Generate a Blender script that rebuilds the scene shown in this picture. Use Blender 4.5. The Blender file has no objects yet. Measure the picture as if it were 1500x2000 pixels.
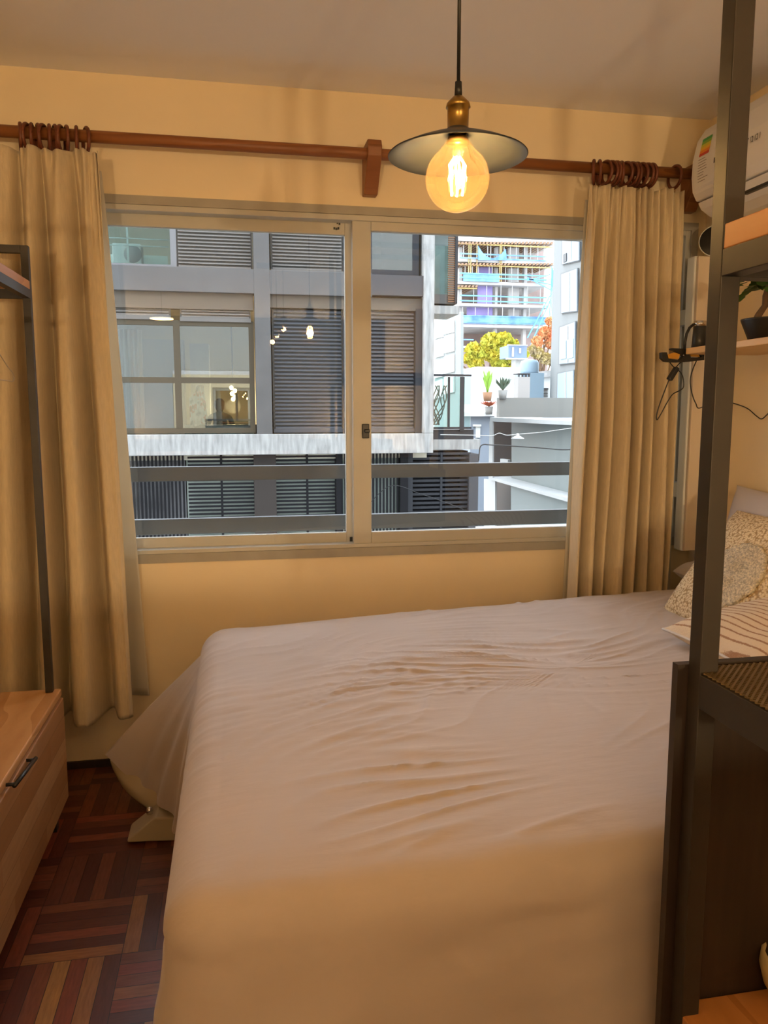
import bpy, bmesh, math, random
from math import sin, cos, tan, atan, radians, pi, sqrt, exp, floor as fl
from mathutils import Vector, Matrix, noise
random.seed(7)
S = bpy.context.scene
COL = S.collection
# ------------------------------------------------------------------ camera, world, exposure
FPX, YAW, PIT, CH = 1520.0, radians(10.8), atan(195 / 1520), 1.35
cam = bpy.data.cameras.new('camera'); camo = bpy.data.objects.new('camera', cam); COL.objects.link(camo)
cam.sensor_fit = 'VERTICAL'; cam.sensor_height = 36.0; cam.lens = FPX / 2000 * 36.0
cam.clip_start = 0.02; cam.clip_end = 500
camo.location = (0, 0, CH); camo.rotation_euler = (pi / 2 - PIT, 0, -YAW)
S.camera = camo
S.view_settings.view_transform = 'Standard'; S.view_settings.look = 'None'
S.view_settings.exposure = 0.47; S.view_settings.gamma = 1.0; S.view_settings.use_curve_mapping = False
SKY = 5.2
LAMP_PENDANT, LAMP_CLUSTER, LAMP_DISC, LAMP_REAR_FILL = 5, 3, 6, 140
WARM = (1.0, 0.62, 0.27); WARM2 = (1.0, 0.58, 0.22)
w = bpy.data.worlds.new('sky'); S.world = w; w.use_nodes = True
nt = w.node_tree; bg = nt.nodes['Background']
tc = nt.nodes.new('ShaderNodeTexCoord'); sx = nt.nodes.new('ShaderNodeSeparateXYZ')
cr = nt.nodes.new('ShaderNodeValToRGB')
cr.color_ramp.elements[0].position = 0.0; cr.color_ramp.elements[0].color = (.86, .88, .89, 1)
cr.color_ramp.elements[1].position = 0.6; cr.color_ramp.elements[1].color = (.76, .84, .95, 1)
nt.links.new(tc.outputs['Generated'], sx.inputs[0]); nt.links.new(sx.outputs['Z'], cr.inputs[0])
nt.links.new(cr.outputs[0], bg.inputs[0]); bg.inputs[1].default_value = SKY

# ------------------------------------------------------------------ measuring helpers
_F = Vector((sin(YAW) * cos(PIT), cos(YAW) * cos(PIT), -sin(PIT)))
_R = Vector((cos(YAW), -sin(YAW), 0)); _U = Vector((sin(YAW) * sin(PIT), cos(YAW) * sin(PIT), cos(PIT)))
def ray(px, py): return _F + _R * ((px - 750) / FPX) + _U * ((1000 - py) / FPX)
def at(px, py, Y):
    r = ray(px, py); t = Y / r.y; return Vector((r.x * t, Y, CH + r.z * t))
def atX(px, py, X):
    r = ray(px, py); t = X / r.x; return Vector((X, r.y * t, CH + r.z * t))
def rect(x0, y0, x1, y1, Y):
    xm, ym = (x0 + x1) / 2, (y0 + y1) / 2
    return at(x0, ym, Y).x, at(x1, ym, Y).x, at(xm, y1, Y).z, at(xm, y0, Y).z   # X0 X1 Z0 Z1

# ------------------------------------------------------------------ mesh builder
class MB:
    def __init__(s): s.v = []; s.f = []; s.sm = []
    def add(s, vs, fs, smooth=False):
        o = len(s.v); s.v += [Vector(v) for v in vs]
        for f in fs: s.f.append(tuple(i + o for i in f)); s.sm.append(smooth)
        return s
    def box(s, x0, x1, y0, y1, z0, z1):
        if x0 > x1: x0, x1 = x1, x0
        if y0 > y1: y0, y1 = y1, y0
        if z0 > z1: z0, z1 = z1, z0
        return s.add([(x0,y0,z0),(x1,y0,z0),(x1,y1,z0),(x0,y1,z0),(x0,y0,z1),(x1,y0,z1),(x1,y1,z1),(x0,y1,z1)],
              [(0,3,2,1),(4,5,6,7),(0,1,5,4),(1,2,6,5),(2,3,7,6),(3,0,4,7)])
    def prect(s, x0, y0, x1, y1, Y, d, back=False):
        X0, X1, Z0, Z1 = rect(x0, y0, x1, y1, Y)
        return s.box(X0, X1, Y, Y + d, Z0, Z1)
    def bar(s, a, b, w, h=None, up=(0,0,1)):
        h = h or w; a = Vector(a); b = Vector(b); d = (b - a).normalized()
        u = Vector(up)
        if abs(d.dot(u)) > .98: u = Vector((0,1,0))
        r = d.cross(u).normalized() * (w / 2); t = r.cross(d).normalized() * (h / 2)
        vs = [p + q for p in (a, b) for q in (-r - t, r - t, r + t, -r + t)]
        return s.add(vs, [(0,1,2,3),(7,6,5,4),(0,4,5,1),(1,5,6,2),(2,6,7,3),(3,7,4,0)])
    def prism(s, pts, off):
        n = len(pts); off = Vector(off); a = [Vector(p) for p in pts]
        return s.add(a + [p + off for p in a], [tuple(range(n)), tuple(range(2*n-1, n-1, -1))] +
              [(i, i + n, (i + 1) % n + n, (i + 1) % n) for i in range(n)])
    def tube(s, pts, r, n=10, closed=False):
        pts = [Vector(p) for p in pts]; m = len(pts); rs = r if isinstance(r, (list, tuple)) else [r] * m
        vs = []; ref = Vector((.13, .31, .94)).normalized()
        for i, p in enumerate(pts):
            a = pts[(i - 1) % m] if (closed or i) else p; b = pts[(i + 1) % m] if (closed or i < m - 1) else p
            d = (b - a).normalized(); u = d.cross(ref)
            if u.length < .05: u = d.cross(Vector((1, 0, 0)))
            u.normalize(); v = d.cross(u); ref = u.cross(d)
            for k in range(n): vs.append(p + (u * cos(2*pi*k/n) + v * sin(2*pi*k/n)) * rs[i])
        fs = []
        for i in range(m if closed else m - 1):
            j = (i + 1) % m
            for k in range(n): fs.append((i*n+k, i*n+(k+1) % n, j*n+(k+1) % n, j*n+k))
        if not closed: fs += [tuple(range(n-1, -1, -1)), tuple((m-1)*n+k for k in range(n))]
        return s.add(vs, fs, True)
    def lathe(s, prof, c=(0,0,0), n=48, closed=False):
        vs = []; c = Vector(c)
        for r, z in prof:
            for k in range(n): vs.append(c + Vector((r*cos(2*pi*k/n), r*sin(2*pi*k/n), z)))
        fs = [(i*n+k, i*n+(k+1) % n, (i+1)*n+(k+1) % n, (i+1)*n+k) for i in range(len(prof)-1) for k in range(n)]
        return s.add(vs, fs, True)
    def grid(s, fn, nu, nv, thick=None):
        vs = [fn(i / nu, j / nv) for j in range(nv + 1) for i in range(nu + 1)]
        fs = [(j*(nu+1)+i, j*(nu+1)+i+1, (j+1)*(nu+1)+i+1, (j+1)*(nu+1)+i) for j in range(nv) for i in range(nu)]
        return s.add(vs, fs, True)
    def xf(s, M):
        s.v = [M @ v for v in s.v]; return s
    def build(s, name, mat, parent=None, bevel=0, sub=0, solid=0):
        me = bpy.data.meshes.new(name); o = bpy.data.objects.new(name, me); COL.objects.link(o)
        org = Vector((0, 0, 0)); p = parent; M = Matrix.Identity(4)
        if parent:
            o.parent = parent; org = parent['_w']; org = Vector(org)
        me.from_pydata([v - org for v in s.v], [], s.f)
        me.polygons.foreach_set('use_smooth', s.sm); me.update()
        if parent and abs(parent.get('_rz', 0)) > 0: pass
        o['_w'] = tuple(org)
        if parent is None: pass
        me.materials.append(mat)
        if solid:
            m = o.modifiers.new('thick', 'SOLIDIFY'); m.thickness = solid; m.offset = 0
        if bevel:
            m = o.modifiers.new('bevel', 'BEVEL'); m.width = bevel; m.segments = 2; m.limit_method = 'ANGLE'
        if sub:
            m = o.modifiers.new('sub', 'SUBSURF'); m.levels = sub; m.render_levels = sub
        return o
def smooth_path(pp, n=8):
    out = []
    for i in range(len(pp)-1):
        p0 = pp[max(i-1,0)]; p1 = pp[i]; p2 = pp[i+1]; p3 = pp[min(i+2, len(pp)-1)]
        for k in range(n):
            t = k/n; out.append(.5*((2*p1)+(-p0+p2)*t+(2*p0-5*p1+4*p2-p3)*t*t+(-p0+3*p1-3*p2+p3)*t**3))
    out.append(pp[-1]); return out
def tag(o, label=None, cat=None, group=None, kind=None):
    if label: o['label'] = label
    if cat: o['category'] = cat
    if group: o['group'] = group
    if kind: o['kind'] = kind
    return o
def thing(name, label, cat, loc=(0,0,0), group=None, kind=None):
    o = bpy.data.objects.new(name, None); COL.objects.link(o); o.location = loc; o['_w'] = tuple(loc)
    o.empty_display_size = .05
    return tag(o, label, cat, group, kind)
def lone(mb, name, mat, label, cat, group=None, kind=None, org=None, **k):
    """a thing that is one mesh, origin at its base"""
    if org is None:
        xs = [v.x for v in mb.v]; ys = [v.y for v in mb.v]; zs = [v.z for v in mb.v]
        org = Vector(((min(xs)+max(xs))/2, (min(ys)+max(ys))/2, min(zs)))
    org = Vector(org); mb.v = [v - org for v in mb.v]
    o = mb.build(name, mat, None, **k); o.location = org; o['_w'] = tuple(org)
    return tag(o, label, cat, group, kind)
KIDS = {}
def copy_tree(o, loc=None, label=None, parent=None, rot=None):
    c = o.copy(); COL.objects.link(c)
    if parent: c.parent = parent
    if loc is not None: c.location = loc
    if rot is not None: c.rotation_euler = rot
    if label: c['label'] = label
    for ch in list(o.children): copy_tree(ch, parent=c)
    return c

# ------------------------------------------------------------------ materials
def mat(name, col, rough=.6, metal=0, noise_amt=0, noise_scale=8, stretch=(1,1,1), bump=0, bump_scale=60, bump_stretch=None, spec=.5, sheen=0, coat=0, alt=None, trans=0):
    m = bpy.data.materials.new(name); m.use_nodes = True; t = m.node_tree; b = t.nodes['Principled BSDF']
    b.inputs['Base Color'].default_value = (*col, 1); b.inputs['Roughness'].default_value = rough
    b.inputs['Metallic'].default_value = metal; b.inputs['Specular IOR Level'].default_value = spec
    b.inputs['Sheen Weight'].default_value = sheen; b.inputs['Coat Weight'].default_value = coat
    tc = t.nodes.new('ShaderNodeTexCoord')
    def mapped(st):
        mp = t.nodes.new('ShaderNodeMapping'); mp.inputs['Scale'].default_value = st
        t.links.new(tc.outputs['Object'], mp.inputs[0]); return mp
    if noise_amt:
        n = t.nodes.new('ShaderNodeTexNoise'); n.inputs['Scale'].default_value = noise_scale; n.inputs['Detail'].default_value = 5
        t.links.new(mapped(stretch).outputs[0], n.inputs['Vector'])
        mx = t.nodes.new('ShaderNodeMix'); mx.data_type = 'RGBA'
        a2 = alt or tuple(c * (1 - noise_amt) for c in col)
        mx.inputs[6].default_value = (*col, 1); mx.inputs[7].default_value = (*a2, 1)
        rp = t.nodes.new('ShaderNodeMapRange'); rp.inputs[1].default_value = .35; rp.inputs[2].default_value = .65
        t.links.new(n.outputs[0], rp.inputs[0]); t.links.new(rp.outputs[0], mx.inputs[0]); t.links.new(mx.outputs[2], b.inputs['Base Color'])
    if bump:
        n = t.nodes.new('ShaderNodeTexNoise'); n.inputs['Scale'].default_value = bump_scale; n.inputs['Detail'].default_value = 4
        t.links.new(mapped(bump_stretch or (1,1,1)).outputs[0], n.inputs['Vector'])
        bp = t.nodes.new('ShaderNodeBump'); bp.inputs['Strength'].default_value = bump; bp.inputs['Distance'].default_value = .01
        t.links.new(n.outputs[0], bp.inputs['Height']); t.links.new(bp.outputs[0], b.inputs['Normal'])
    if trans:
        tr = t.nodes.new('ShaderNodeBsdfTranslucent'); tr.inputs[0].default_value = (*col, 1)
        ms = t.nodes.new('ShaderNodeMixShader'); ms.inputs[0].default_value = trans
        out = t.nodes['Material Output']
        t.links.new(b.outputs[0], ms.inputs[1]); t.links.new(tr.outputs[0], ms.inputs[2]); t.links.new(ms.outputs[0], out.inputs[0])
    return m
def glass(name, tint=(1,1,1), ior=1.5, gain=1.0, base=0.0, rough=0.0):
    m = bpy.data.materials.new(name); m.use_nodes = True; t = m.node_tree; t.nodes.remove(t.nodes['Principled BSDF'])
    out = t.nodes['Material Output']
    tr = t.nodes.new('ShaderNodeBsdfTransparent'); tr.inputs[0].default_value = (*tint, 1)
    gl = t.nodes.new('ShaderNodeBsdfGlossy'); gl.inputs['Roughness'].default_value = rough
    fr = t.nodes.new('ShaderNodeFresnel'); fr.inputs[0].default_value = ior
    ma = t.nodes.new('ShaderNodeMath'); ma.operation = 'MULTIPLY_ADD'; ma.inputs[1].default_value = gain; ma.inputs[2].default_value = base
    ms = t.nodes.new('ShaderNodeMixShader')
    t.links.new(fr.outputs[0], ma.inputs[0]); t.links.new(ma.outputs[0], ms.inputs[0])
    t.links.new(tr.outputs[0], ms.inputs[1]); t.links.new(gl.outputs[0], ms.inputs[2]); t.links.new(ms.outputs[0], out.inputs[0])
    return m
def emit(name, col, st):
    m = bpy.data.materials.new(name); m.use_nodes = True; b = m.node_tree.nodes['Principled BSDF']
    b.inputs['Base Color'].default_value = (*col, 1); b.inputs['Emission Color'].default_value = (*col, 1); b.inputs['Emission Strength'].default_value = st
    return m
class NG:
    """tiny node helper"""
    def __init__(s, name, rough=.5):
        s.m = bpy.data.materials.new(name); s.m.use_nodes = True; s.t = s.m.node_tree; s.b = s.t.nodes['Principled BSDF']
        s.b.inputs['Roughness'].default_value = rough
        s.tc = s.t.nodes.new('ShaderNodeTexCoord')
        sp = s.t.nodes.new('ShaderNodeSeparateXYZ'); s.t.links.new(s.tc.outputs['Object'], sp.inputs[0])
        s.x, s.y, s.z = sp.outputs
    def put(s, sock, v):
        if hasattr(v, 'is_output') or isinstance(v, bpy.types.NodeSocket): s.t.links.new(v, sock)
        else: sock.default_value = v
    def M(s, op, a, b=0, c=0):
        n = s.t.nodes.new('ShaderNodeMath'); n.operation = op
        s.put(n.inputs[0], a); s.put(n.inputs[1], b); s.put(n.inputs[2], c); return n.outputs[0]
    def mixf(s, f, a, b): return s.M('ADD', s.M('MULTIPLY', a, s.M('SUBTRACT', 1, f)), s.M('MULTIPLY', b, f))
    def vec(s, x, y, z):
        n = s.t.nodes.new('ShaderNodeCombineXYZ'); s.put(n.inputs[0], x); s.put(n.inputs[1], y); s.put(n.inputs[2], z); return n.outputs[0]
    def rnd(s, v):
        n = s.t.nodes.new('ShaderNodeTexWhiteNoise'); n.noise_dimensions = '3D'; s.put(n.inputs[0], v); return n.outputs[0]
    def noise(s, v, sc, det=4):
        n = s.t.nodes.new('ShaderNodeTexNoise'); n.inputs['Scale'].default_value = sc; n.inputs['Detail'].default_value = det
        s.put(n.inputs['Vector'], v); return n.outputs[0]
    def ramp(s, f, stops, const=False):
        n = s.t.nodes.new('ShaderNodeValToRGB'); e = n.color_ramp.elements
        while len(e) > 1: e.remove(e[-1])
        e[0].position = stops[0][0]; e[0].color = (*stops[0][1], 1)
        for p, c in stops[1:]:
            q = e.new(p); q.color = (*c, 1)
        if const: n.color_ramp.interpolation = 'CONSTANT'
        s.put(n.inputs[0], f); return n.outputs[0]
    def mixc(s, f, a, b, mode='MIX'):
        n = s.t.nodes.new('ShaderNodeMix'); n.data_type = 'RGBA'; n.blend_type = mode
        s.put(n.inputs[0], f)
        for i, v in ((6, a), (7, b)):
            if isinstance(v, tuple): n.inputs[i].default_value = (*v, 1)
            else: s.put(n.inputs[i], v)
        return n.outputs[2]
    def bump(s, h, st=.3, d=.005):
        n = s.t.nodes.new('ShaderNodeBump'); n.inputs['Strength'].default_value = st; n.inputs['Distance'].default_value = d
        s.put(n.inputs['Height'], h); s.t.links.new(n.outputs[0], s.b.inputs['Normal'])
    def done(s, col):
        s.put(s.b.inputs['Base Color'], col); return s.m
def parquet():
    g = NG('parquet', .38); c = .24
    x = g.M('DIVIDE', g.M('ADD', g.x, .07), c); y = g.M('DIVIDE', g.M('ADD', g.y, .03), c)
    cx = g.M('FLOOR', x); cy = g.M('FLOOR', y); par = g.M('MODULO', g.M('ABSOLUTE', g.M('ADD', cx, cy)), 2)
    fx = g.M('SUBTRACT', x, cx); fy = g.M('SUBTRACT', y, cy)
    across = g.mixf(par, fy, fx); along = g.mixf(par, fx, fy)
    s6 = g.M('MULTIPLY', across, 6); idx = g.M('FLOOR', s6); fs = g.M('SUBTRACT', s6, idx)
    r = g.rnd(g.vec(cx, cy, idx))
    col = g.ramp(r, [(0, (.075,.016,.008)), (.3, (.13,.03,.012)), (.55, (.19,.052,.02)), (.75, (.25,.075,.028)), (.86, (.30,.06,.025)), (.93, (.42,.20,.06)), (1, (.50,.27,.08))])
    gr = g.noise(g.vec(g.M('MULTIPLY', across, 9), g.M('MULTIPLY', along, 1.2), g.M('ADD', g.M('MULTIPLY', r, 40), cx)), 4, 6)
    col = g.mixc(g.M('MULTIPLY', gr, .75), col, (.05,.012,.006), 'MIX')
    gap = g.M('MINIMUM', g.M('MINIMUM', fs, g.M('SUBTRACT', 1, fs)), g.M('MINIMUM', g.M('MULTIPLY', along, 6), g.M('MULTIPLY', g.M('SUBTRACT', 1, along), 6)))
    gp = g.M('LESS_THAN', gap, .022); col = g.mixc(gp, col, (.02,.007,.004))
    g.bump(g.M('SUBTRACT', 1, gp), .4, .001); g.put(g.b.inputs['Roughness'], g.M('ADD', .28, g.M('MULTIPLY', gr, .25)))
    return g.done(col)
def staves(name, stops, wid, ln, axis='yz', rough=.5):
    """glued wooden staves: rows `wid` high, pieces `ln` long"""
    g = NG(name, rough); L, A = {'yz': (g.y, g.z), 'xy': (g.y, g.x), 'xz': (g.x, g.z)}[axis]
    row = g.M('FLOOR', g.M('DIVIDE', A, wid)); off = g.rnd(g.vec(row, 3, 1))
    l = g.M('ADD', g.M('DIVIDE', L, ln), g.M('MULTIPLY', off, 5)); seg = g.M('FLOOR', l)
    r = g.rnd(g.vec(row, seg, 7)); col = g.ramp(r, stops)
    gr = g.noise(g.vec(g.M('MULTIPLY', L, 1.2), g.M('MULTIPLY', A, 14), g.M('MULTIPLY', r, 30)), 6, 6)
    col = g.mixc(g.M('MULTIPLY', gr, .55), col, tuple(c * .55 for c in stops[0][1]))
    fa = g.M('FRACT', g.M('DIVIDE', A, wid)); ga = g.M('LESS_THAN', g.M('MINIMUM', fa, g.M('SUBTRACT', 1, fa)), .012)
    col = g.mixc(ga, col, tuple(c * .5 for c in stops[0][1]))
    return g.done(col)
def grainwood(name, c1, c2, sc=3, st=(1, .12, 1), rough=.45):
    g = NG(name, rough); mp = g.vec(g.M('MULTIPLY', g.x, st[0]), g.M('MULTIPLY', g.y, st[1]), g.M('MULTIPLY', g.z, st[2]))
    n = g.noise(mp, sc, 3); rings = g.M('FRACT', g.M('MULTIPLY', n, 9)); fine = g.noise(mp, sc * 18, 5)
    f = g.M('ADD', g.M('MULTIPLY', rings, .55), g.M('MULTIPLY', fine, .5))
    return g.done(g.ramp(f, [(.15, c1), (.85, c2)]))

M_wall = mat('cream_plaster', (.88,.73,.49), .85, bump=.25, bump_scale=9, noise_amt=.05, noise_scale=3)
M_ceil = mat('ceiling_paint', (.93,.91,.90), .9, bump=.08, bump_scale=14)
M_white = mat('white_paint', (.80,.77,.72), .7)
M_frame = mat('window_frame_enamel', (.52,.50,.44), .4, noise_amt=.06, noise_scale=6)
M_strip = mat('grey_sealing_paint', (.40,.37,.31), .7, noise_amt=.12, noise_scale=10)
M_black = mat('black_plastic', (.012,.012,.012), .4)
M_floor = parquet()
M_glass = glass('window_glass', (.985,.99,.985), 1.5, .75, .0)
M_curt = mat('linen_curtain', (.70,.57,.37), .9, noise_amt=.10, noise_scale=40, stretch=(4,4,.6), bump=.25, bump_scale=260, bump_stretch=(1,1,3), sheen=.2, trans=.08)
M_line = mat('curtain_lining', (.82,.77,.66), .9, trans=.35)
M_rod = grainwood('rod_wood', (.20,.065,.015), (.30,.11,.03), 5, (.1,1,1))
M_ring = grainwood('ring_wood', (.11,.026,.009), (.17,.045,.016), 9, (1,1,1))
M_cover = mat('bed_cover_cotton', (.53,.455,.42), .75, noise_amt=.05, noise_scale=3, bump=.12, bump_scale=30, bump_stretch=(.4,1.6,1), sheen=.3)
M_under = mat('under_sheet', (.42,.34,.22), .8, bump=.15, bump_scale=20)
M_iron = mat('black_powder_coated_steel', (.026,.021,.016), .5, noise_amt=.15, noise_scale=30)
M_darkw = mat('dark_brown_board', (.030,.018,.011), .55, noise_amt=.3, noise_scale=10, stretch=(6,6,.5))
M_shelfw = grainwood('shelf_pine', (.42,.17,.045), (.56,.25,.08), 4, (1,.15,1))
M_palew = grainwood('pale_shelf_wood', (.62,.36,.12), (.72,.45,.18), 4, (1,.15,1))
M_brass = mat('antique_brass', (.50,.32,.09), .32, metal=1, noise_amt=.35, noise_scale=20)
M_shade = mat('graphite_enamel', (.045,.05,.055), .38, metal=.3)
M_bulb = glass('amber_glass', (1.0,.90,.70), 1.45, .55, .0)
_t = M_bulb.node_tree; _a = _t.nodes.new('ShaderNodeBsdfTranslucent'); _a.inputs[0].default_value = (1,.70,.36,1)
_m = _t.nodes.new('ShaderNodeMixShader'); _m.inputs[0].default_value = .026; _o = _t.nodes['Material Output']; _l = _o.inputs[0].links[0].from_socket
_t.links.new(_l, _m.inputs[1]); _t.links.new(_a.outputs[0], _m.inputs[2]); _t.links.new(_m.outputs[0], _o.inputs[0])
M_fil = emit('filament', (1.0,.70,.30), 60)
M_chrome = mat('chrome', (.8,.8,.8), .15, metal=1)
M_acw = mat('glossy_white_plastic', (.78,.76,.74), .35)
M_pill = mat('lavender_cotton', (.60,.57,.60), .85, bump=.2, bump_scale=12)
M_leaf = mat('green_leaf', (.06,.16,.03), .45, noise_amt=.3, noise_scale=20)
M_bark = mat('bark', (.16,.10,.06), .9, noise_amt=.3, noise_scale=30)
M_dres_f = staves('drawer_staves', [(0,(.42,.21,.09)),(.35,(.52,.28,.13)),(.6,(.60,.36,.18)),(.8,(.38,.17,.06)),(1,(.55,.33,.17))], .075, .34, 'yz')
M_dres_t = grainwood('dresser_top_wood', (.66,.38,.17), (.50,.25,.09), 3.2, (1,.22,1), .5)

# ------------------------------------------------------------------ the room
CZ, WX, LX, BY = 2.515, 1.91, -1.75, -3.9
def struct(mb, name, m, parent=None, **k):
    o = mb.build(name, m, parent, **k)
    if not parent: o['kind'] = 'structure'
    return o
struct(MB().box(LX, WX, BY, 3.0, -.06, 0), 'floor', M_floor)
struct(MB().box(LX-.1, WX+.1, BY-.1, 3.12, CZ, CZ+.12), 'ceiling', M_ceil)
OX0, OX1, OZ0, OZ1 = -.66, 1.875, .785, 2.113
wf = MB().box(LX-.1, OX0, 3.0, 3.12, -.06, CZ).box(OX1, WX+.1, 3.0, 3.12, -.06, CZ).box(OX0, OX1, 3.0, 3.12, -.06, OZ0).box(OX0, OX1, 3.0, 3.12, OZ1, CZ)
struct(wf, 'wall_front', M_wall)
struct(MB().box(WX, WX+.1, BY, 3.0, 0, CZ), 'wall_right', M_wall)
struct(MB().box(LX-.1, LX, BY, 3.0, 0, CZ), 'wall_left', M_wall)
struct(MB().box(LX-.1, WX+.1, BY-.1, BY, 0, CZ), 'wall_back', mat('dark_rear_wall', (.16,.13,.10), .9))
struct(MB().box(LX+.002, 1.9, 2.988, 2.999, 0, .028), 'floor_gap_shadow', M_darkw)  # dark strip standing in for the shadow of the floor gap

ob_ = MB().box(-16, LX-.11, -8, 3.12, -6, 11).box(WX+.11, 16, -8, 3.12, -6, 11).box(LX-.11, WX+.11, -8, 3.12, CZ+.13, 11).box(LX-.11, WX+.11, -8, 3.12, -6, -.07)
struct(ob_, 'wall_outer', mat('own_building_render', (.50,.51,.50), .9))
# window_1 : outer frame, two sliding sashes (> pane, latch, label marks)
win = thing('window_1', None, None, (.6, 3.0, .785), kind='structure')
def frame_rect(mb, x0, x1, z0, z1, t, y0, y1, tb=None, tt=None):
    tb = tb or t; tt = tt or t
    mb.box(x0, x0+t, y0, y1, z0, z1).box(x1-t, x1, y0, y1, z0, z1)
    mb.box(x0+t, x1-t, y0, y1, z0, z0+tb).box(x0+t, x1-t, y0, y1, z1-tt, z1); return mb
frame_rect(MB(), OX0, OX1, OZ0, OZ1, .03, 2.992, 3.10, .034, .030).build('sealing_strip', M_strip, win)
frame_rect(MB(), OX0+.03, OX1-.03, .819, 2.083, .022, 2.997, 3.095, .016, .020).build('outer_frame', M_frame, win, bevel=.002)
s1 = frame_rect(MB(), OX0+.052, .475, .833, 2.066, .045, 3.052, 3.078, .040, .046).build('sash', M_frame, win, bevel=.002)
MB().box(OX0+.09, .44, 3.063, 3.067, .868, 2.025).build('pane', M_glass, s1)
s2 = frame_rect(MB(), .452, OX1-.052, .833, 2.066, .072, 3.008, 3.040, .045, .036)
s2 = s2.build('sash', M_frame, win, bevel=.003)
MB().box(.52, OX1-.12, 3.022, 3.026, .873, 2.035).build('pane', M_glass, s2)
lt = MB(); c = at(714, 842, 3.005)
lt.box(c.x-.014, c.x+.014, 2.998, 3.010, c.z-.028, c.z+.028).box(c.x-.006, c.x+.014, 2.986, 3.0, c.z-.006, c.z+.008)
lt.build('latch', M_black, s2, bevel=.003)
# little black markings on the left sash
mk = MB()
for px, py, ww in ((659,435,2),(663,437,2),(653,446,2),(657,447,2),(661,446,2)):
    c = at(px, py, 3.05); mk.box(c.x-.003, c.x+.003, 3.0485, 3.052, c.z-.004, c.z+.004)
c = at(687, 1053, 3.05); mk.box(c.x-.008, c.x+.008, 3.0485, 3.052, c.z-.009, c.z+.009)
mk.build('printed_marks', M_black, s1)

# balcony railing outside the pane
M_rail = mat('grey_rail_paint', (.085,.09,.095), .5, noise_amt=.08, noise_scale=5)
rl = thing('balcony_railing', 'grey horizontal flat bar railing just outside the window', 'railing', (.6, 3.2, .785))
for z0, z1 in ((1.084, 1.142), (.872, .934)):
    MB().box(-.9, 2.2, 3.17, 3.20, z0-.006, z1-.006).build('rail', M_rail, rl, bevel=.003)
for X in (-.88, 2.17): MB().box(X-.015, X+.015, 3.175, 3.195, .70, 1.136).build('post', M_rail, rl)
M_sill = mat('white_sill_stone', (.55,.57,.55), .6)
struct(MB().box(-.95, 2.25, 3.12, 3.21, .66, .70), 'trim_1', M_sill)
struct(MB().box(at(930,1028,3.26).x, 2.25, 3.205, 3.27, .66, .848), 'trim_2', M_sill)

# ------------------------------------------------------------------ curtain rod, brackets, rings
RY, RZ = 2.90, 2.272
rod = thing('curtain_rod', 'long brown wooden curtain rod above the window', 'curtain rod', (.3, RY, RZ))
MB().tube([(-1.35, RY, RZ), (1.80, RY, RZ)], .020, 16).build('pole', M_rod, rod)
def bracket(X):
    pr = [(X-.026, 3.0, RZ-.125), (X-.026, 3.0, RZ+.045), (X-.026, 2.88, RZ+.045), (X-.026, 2.868, RZ+.02), (X-.026, 2.872, RZ-.012), (X-.026, 2.96, RZ-.125)]
    return MB().prism(pr, (.052, 0, 0))
for X in (.515, 1.815): bracket(X).build('bracket', M_rod, rod, bevel=.004)
ord_ = ['first','second','third','fourth','fifth','sixth','seventh','eighth','ninth','tenth','eleventh','twelfth','thirteenth']
def ringmesh():
    return MB().tube([(0, .041*sin(2*pi*k/28), .041*cos(2*pi*k/28)) for k in range(28)], .0062, 8, True)
ring0 = None
def put_ring(px, tilt, label, group):
    global ring0
    X = at(px, 262+.0623*px, RY).x
    loc = (X, RY, RZ - .0155)
    if ring0 is None:
        r = thing('curtain_ring', label, 'curtain ring', (0,0,0), group)
        ringmesh().build('hoop', M_ring, r); MB().tube([(0,0,-.047+.004*cos(a)) if 0 else (0,.004*sin(a),-.052+.005*cos(a)) for a in [2*pi*k/8 for k in range(8)]], .0013, 6, True).build('eyelet', M_brass, r)
        ring0 = r; r.location = loc
    else: r = copy_tree(ring0, loc, label); r['group'] = group
    r.rotation_euler = (random.uniform(-.1,.1), 0, tilt)
    return r
L = [(40,.25),(54,-.15),(63,.12),(74,.3),(86,-.2),(97,.2),(107,.35),(120,-.1),(130,.3),(150,.15),(168,.4)]
for i, (px, t) in enumerate(L): put_ring(px, t, 'dark wooden curtain ring, %s from the left above the left curtain' % ord_[i], 'wooden rings above the left curtain')
Rr = [(1160,-.5),(1170,-.3),(1182,.2),(1191,.35),(1201,.1),(1212,-.2),(1221,.25),(1231,.35),(1241,.1),(1251,.25),(1261,.3),(1270,.15)]
for i, (px, t) in enumerate(Rr): put_ring(px, t, 'dark wooden curtain ring, %s from the left above the right curtain' % ord_[i], 'wooden rings above the right curtain')
put_ring(1318, .1, 'lone dark wooden curtain ring between bunched rings and end bracket', 'wooden rings above the right curtain')

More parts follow.
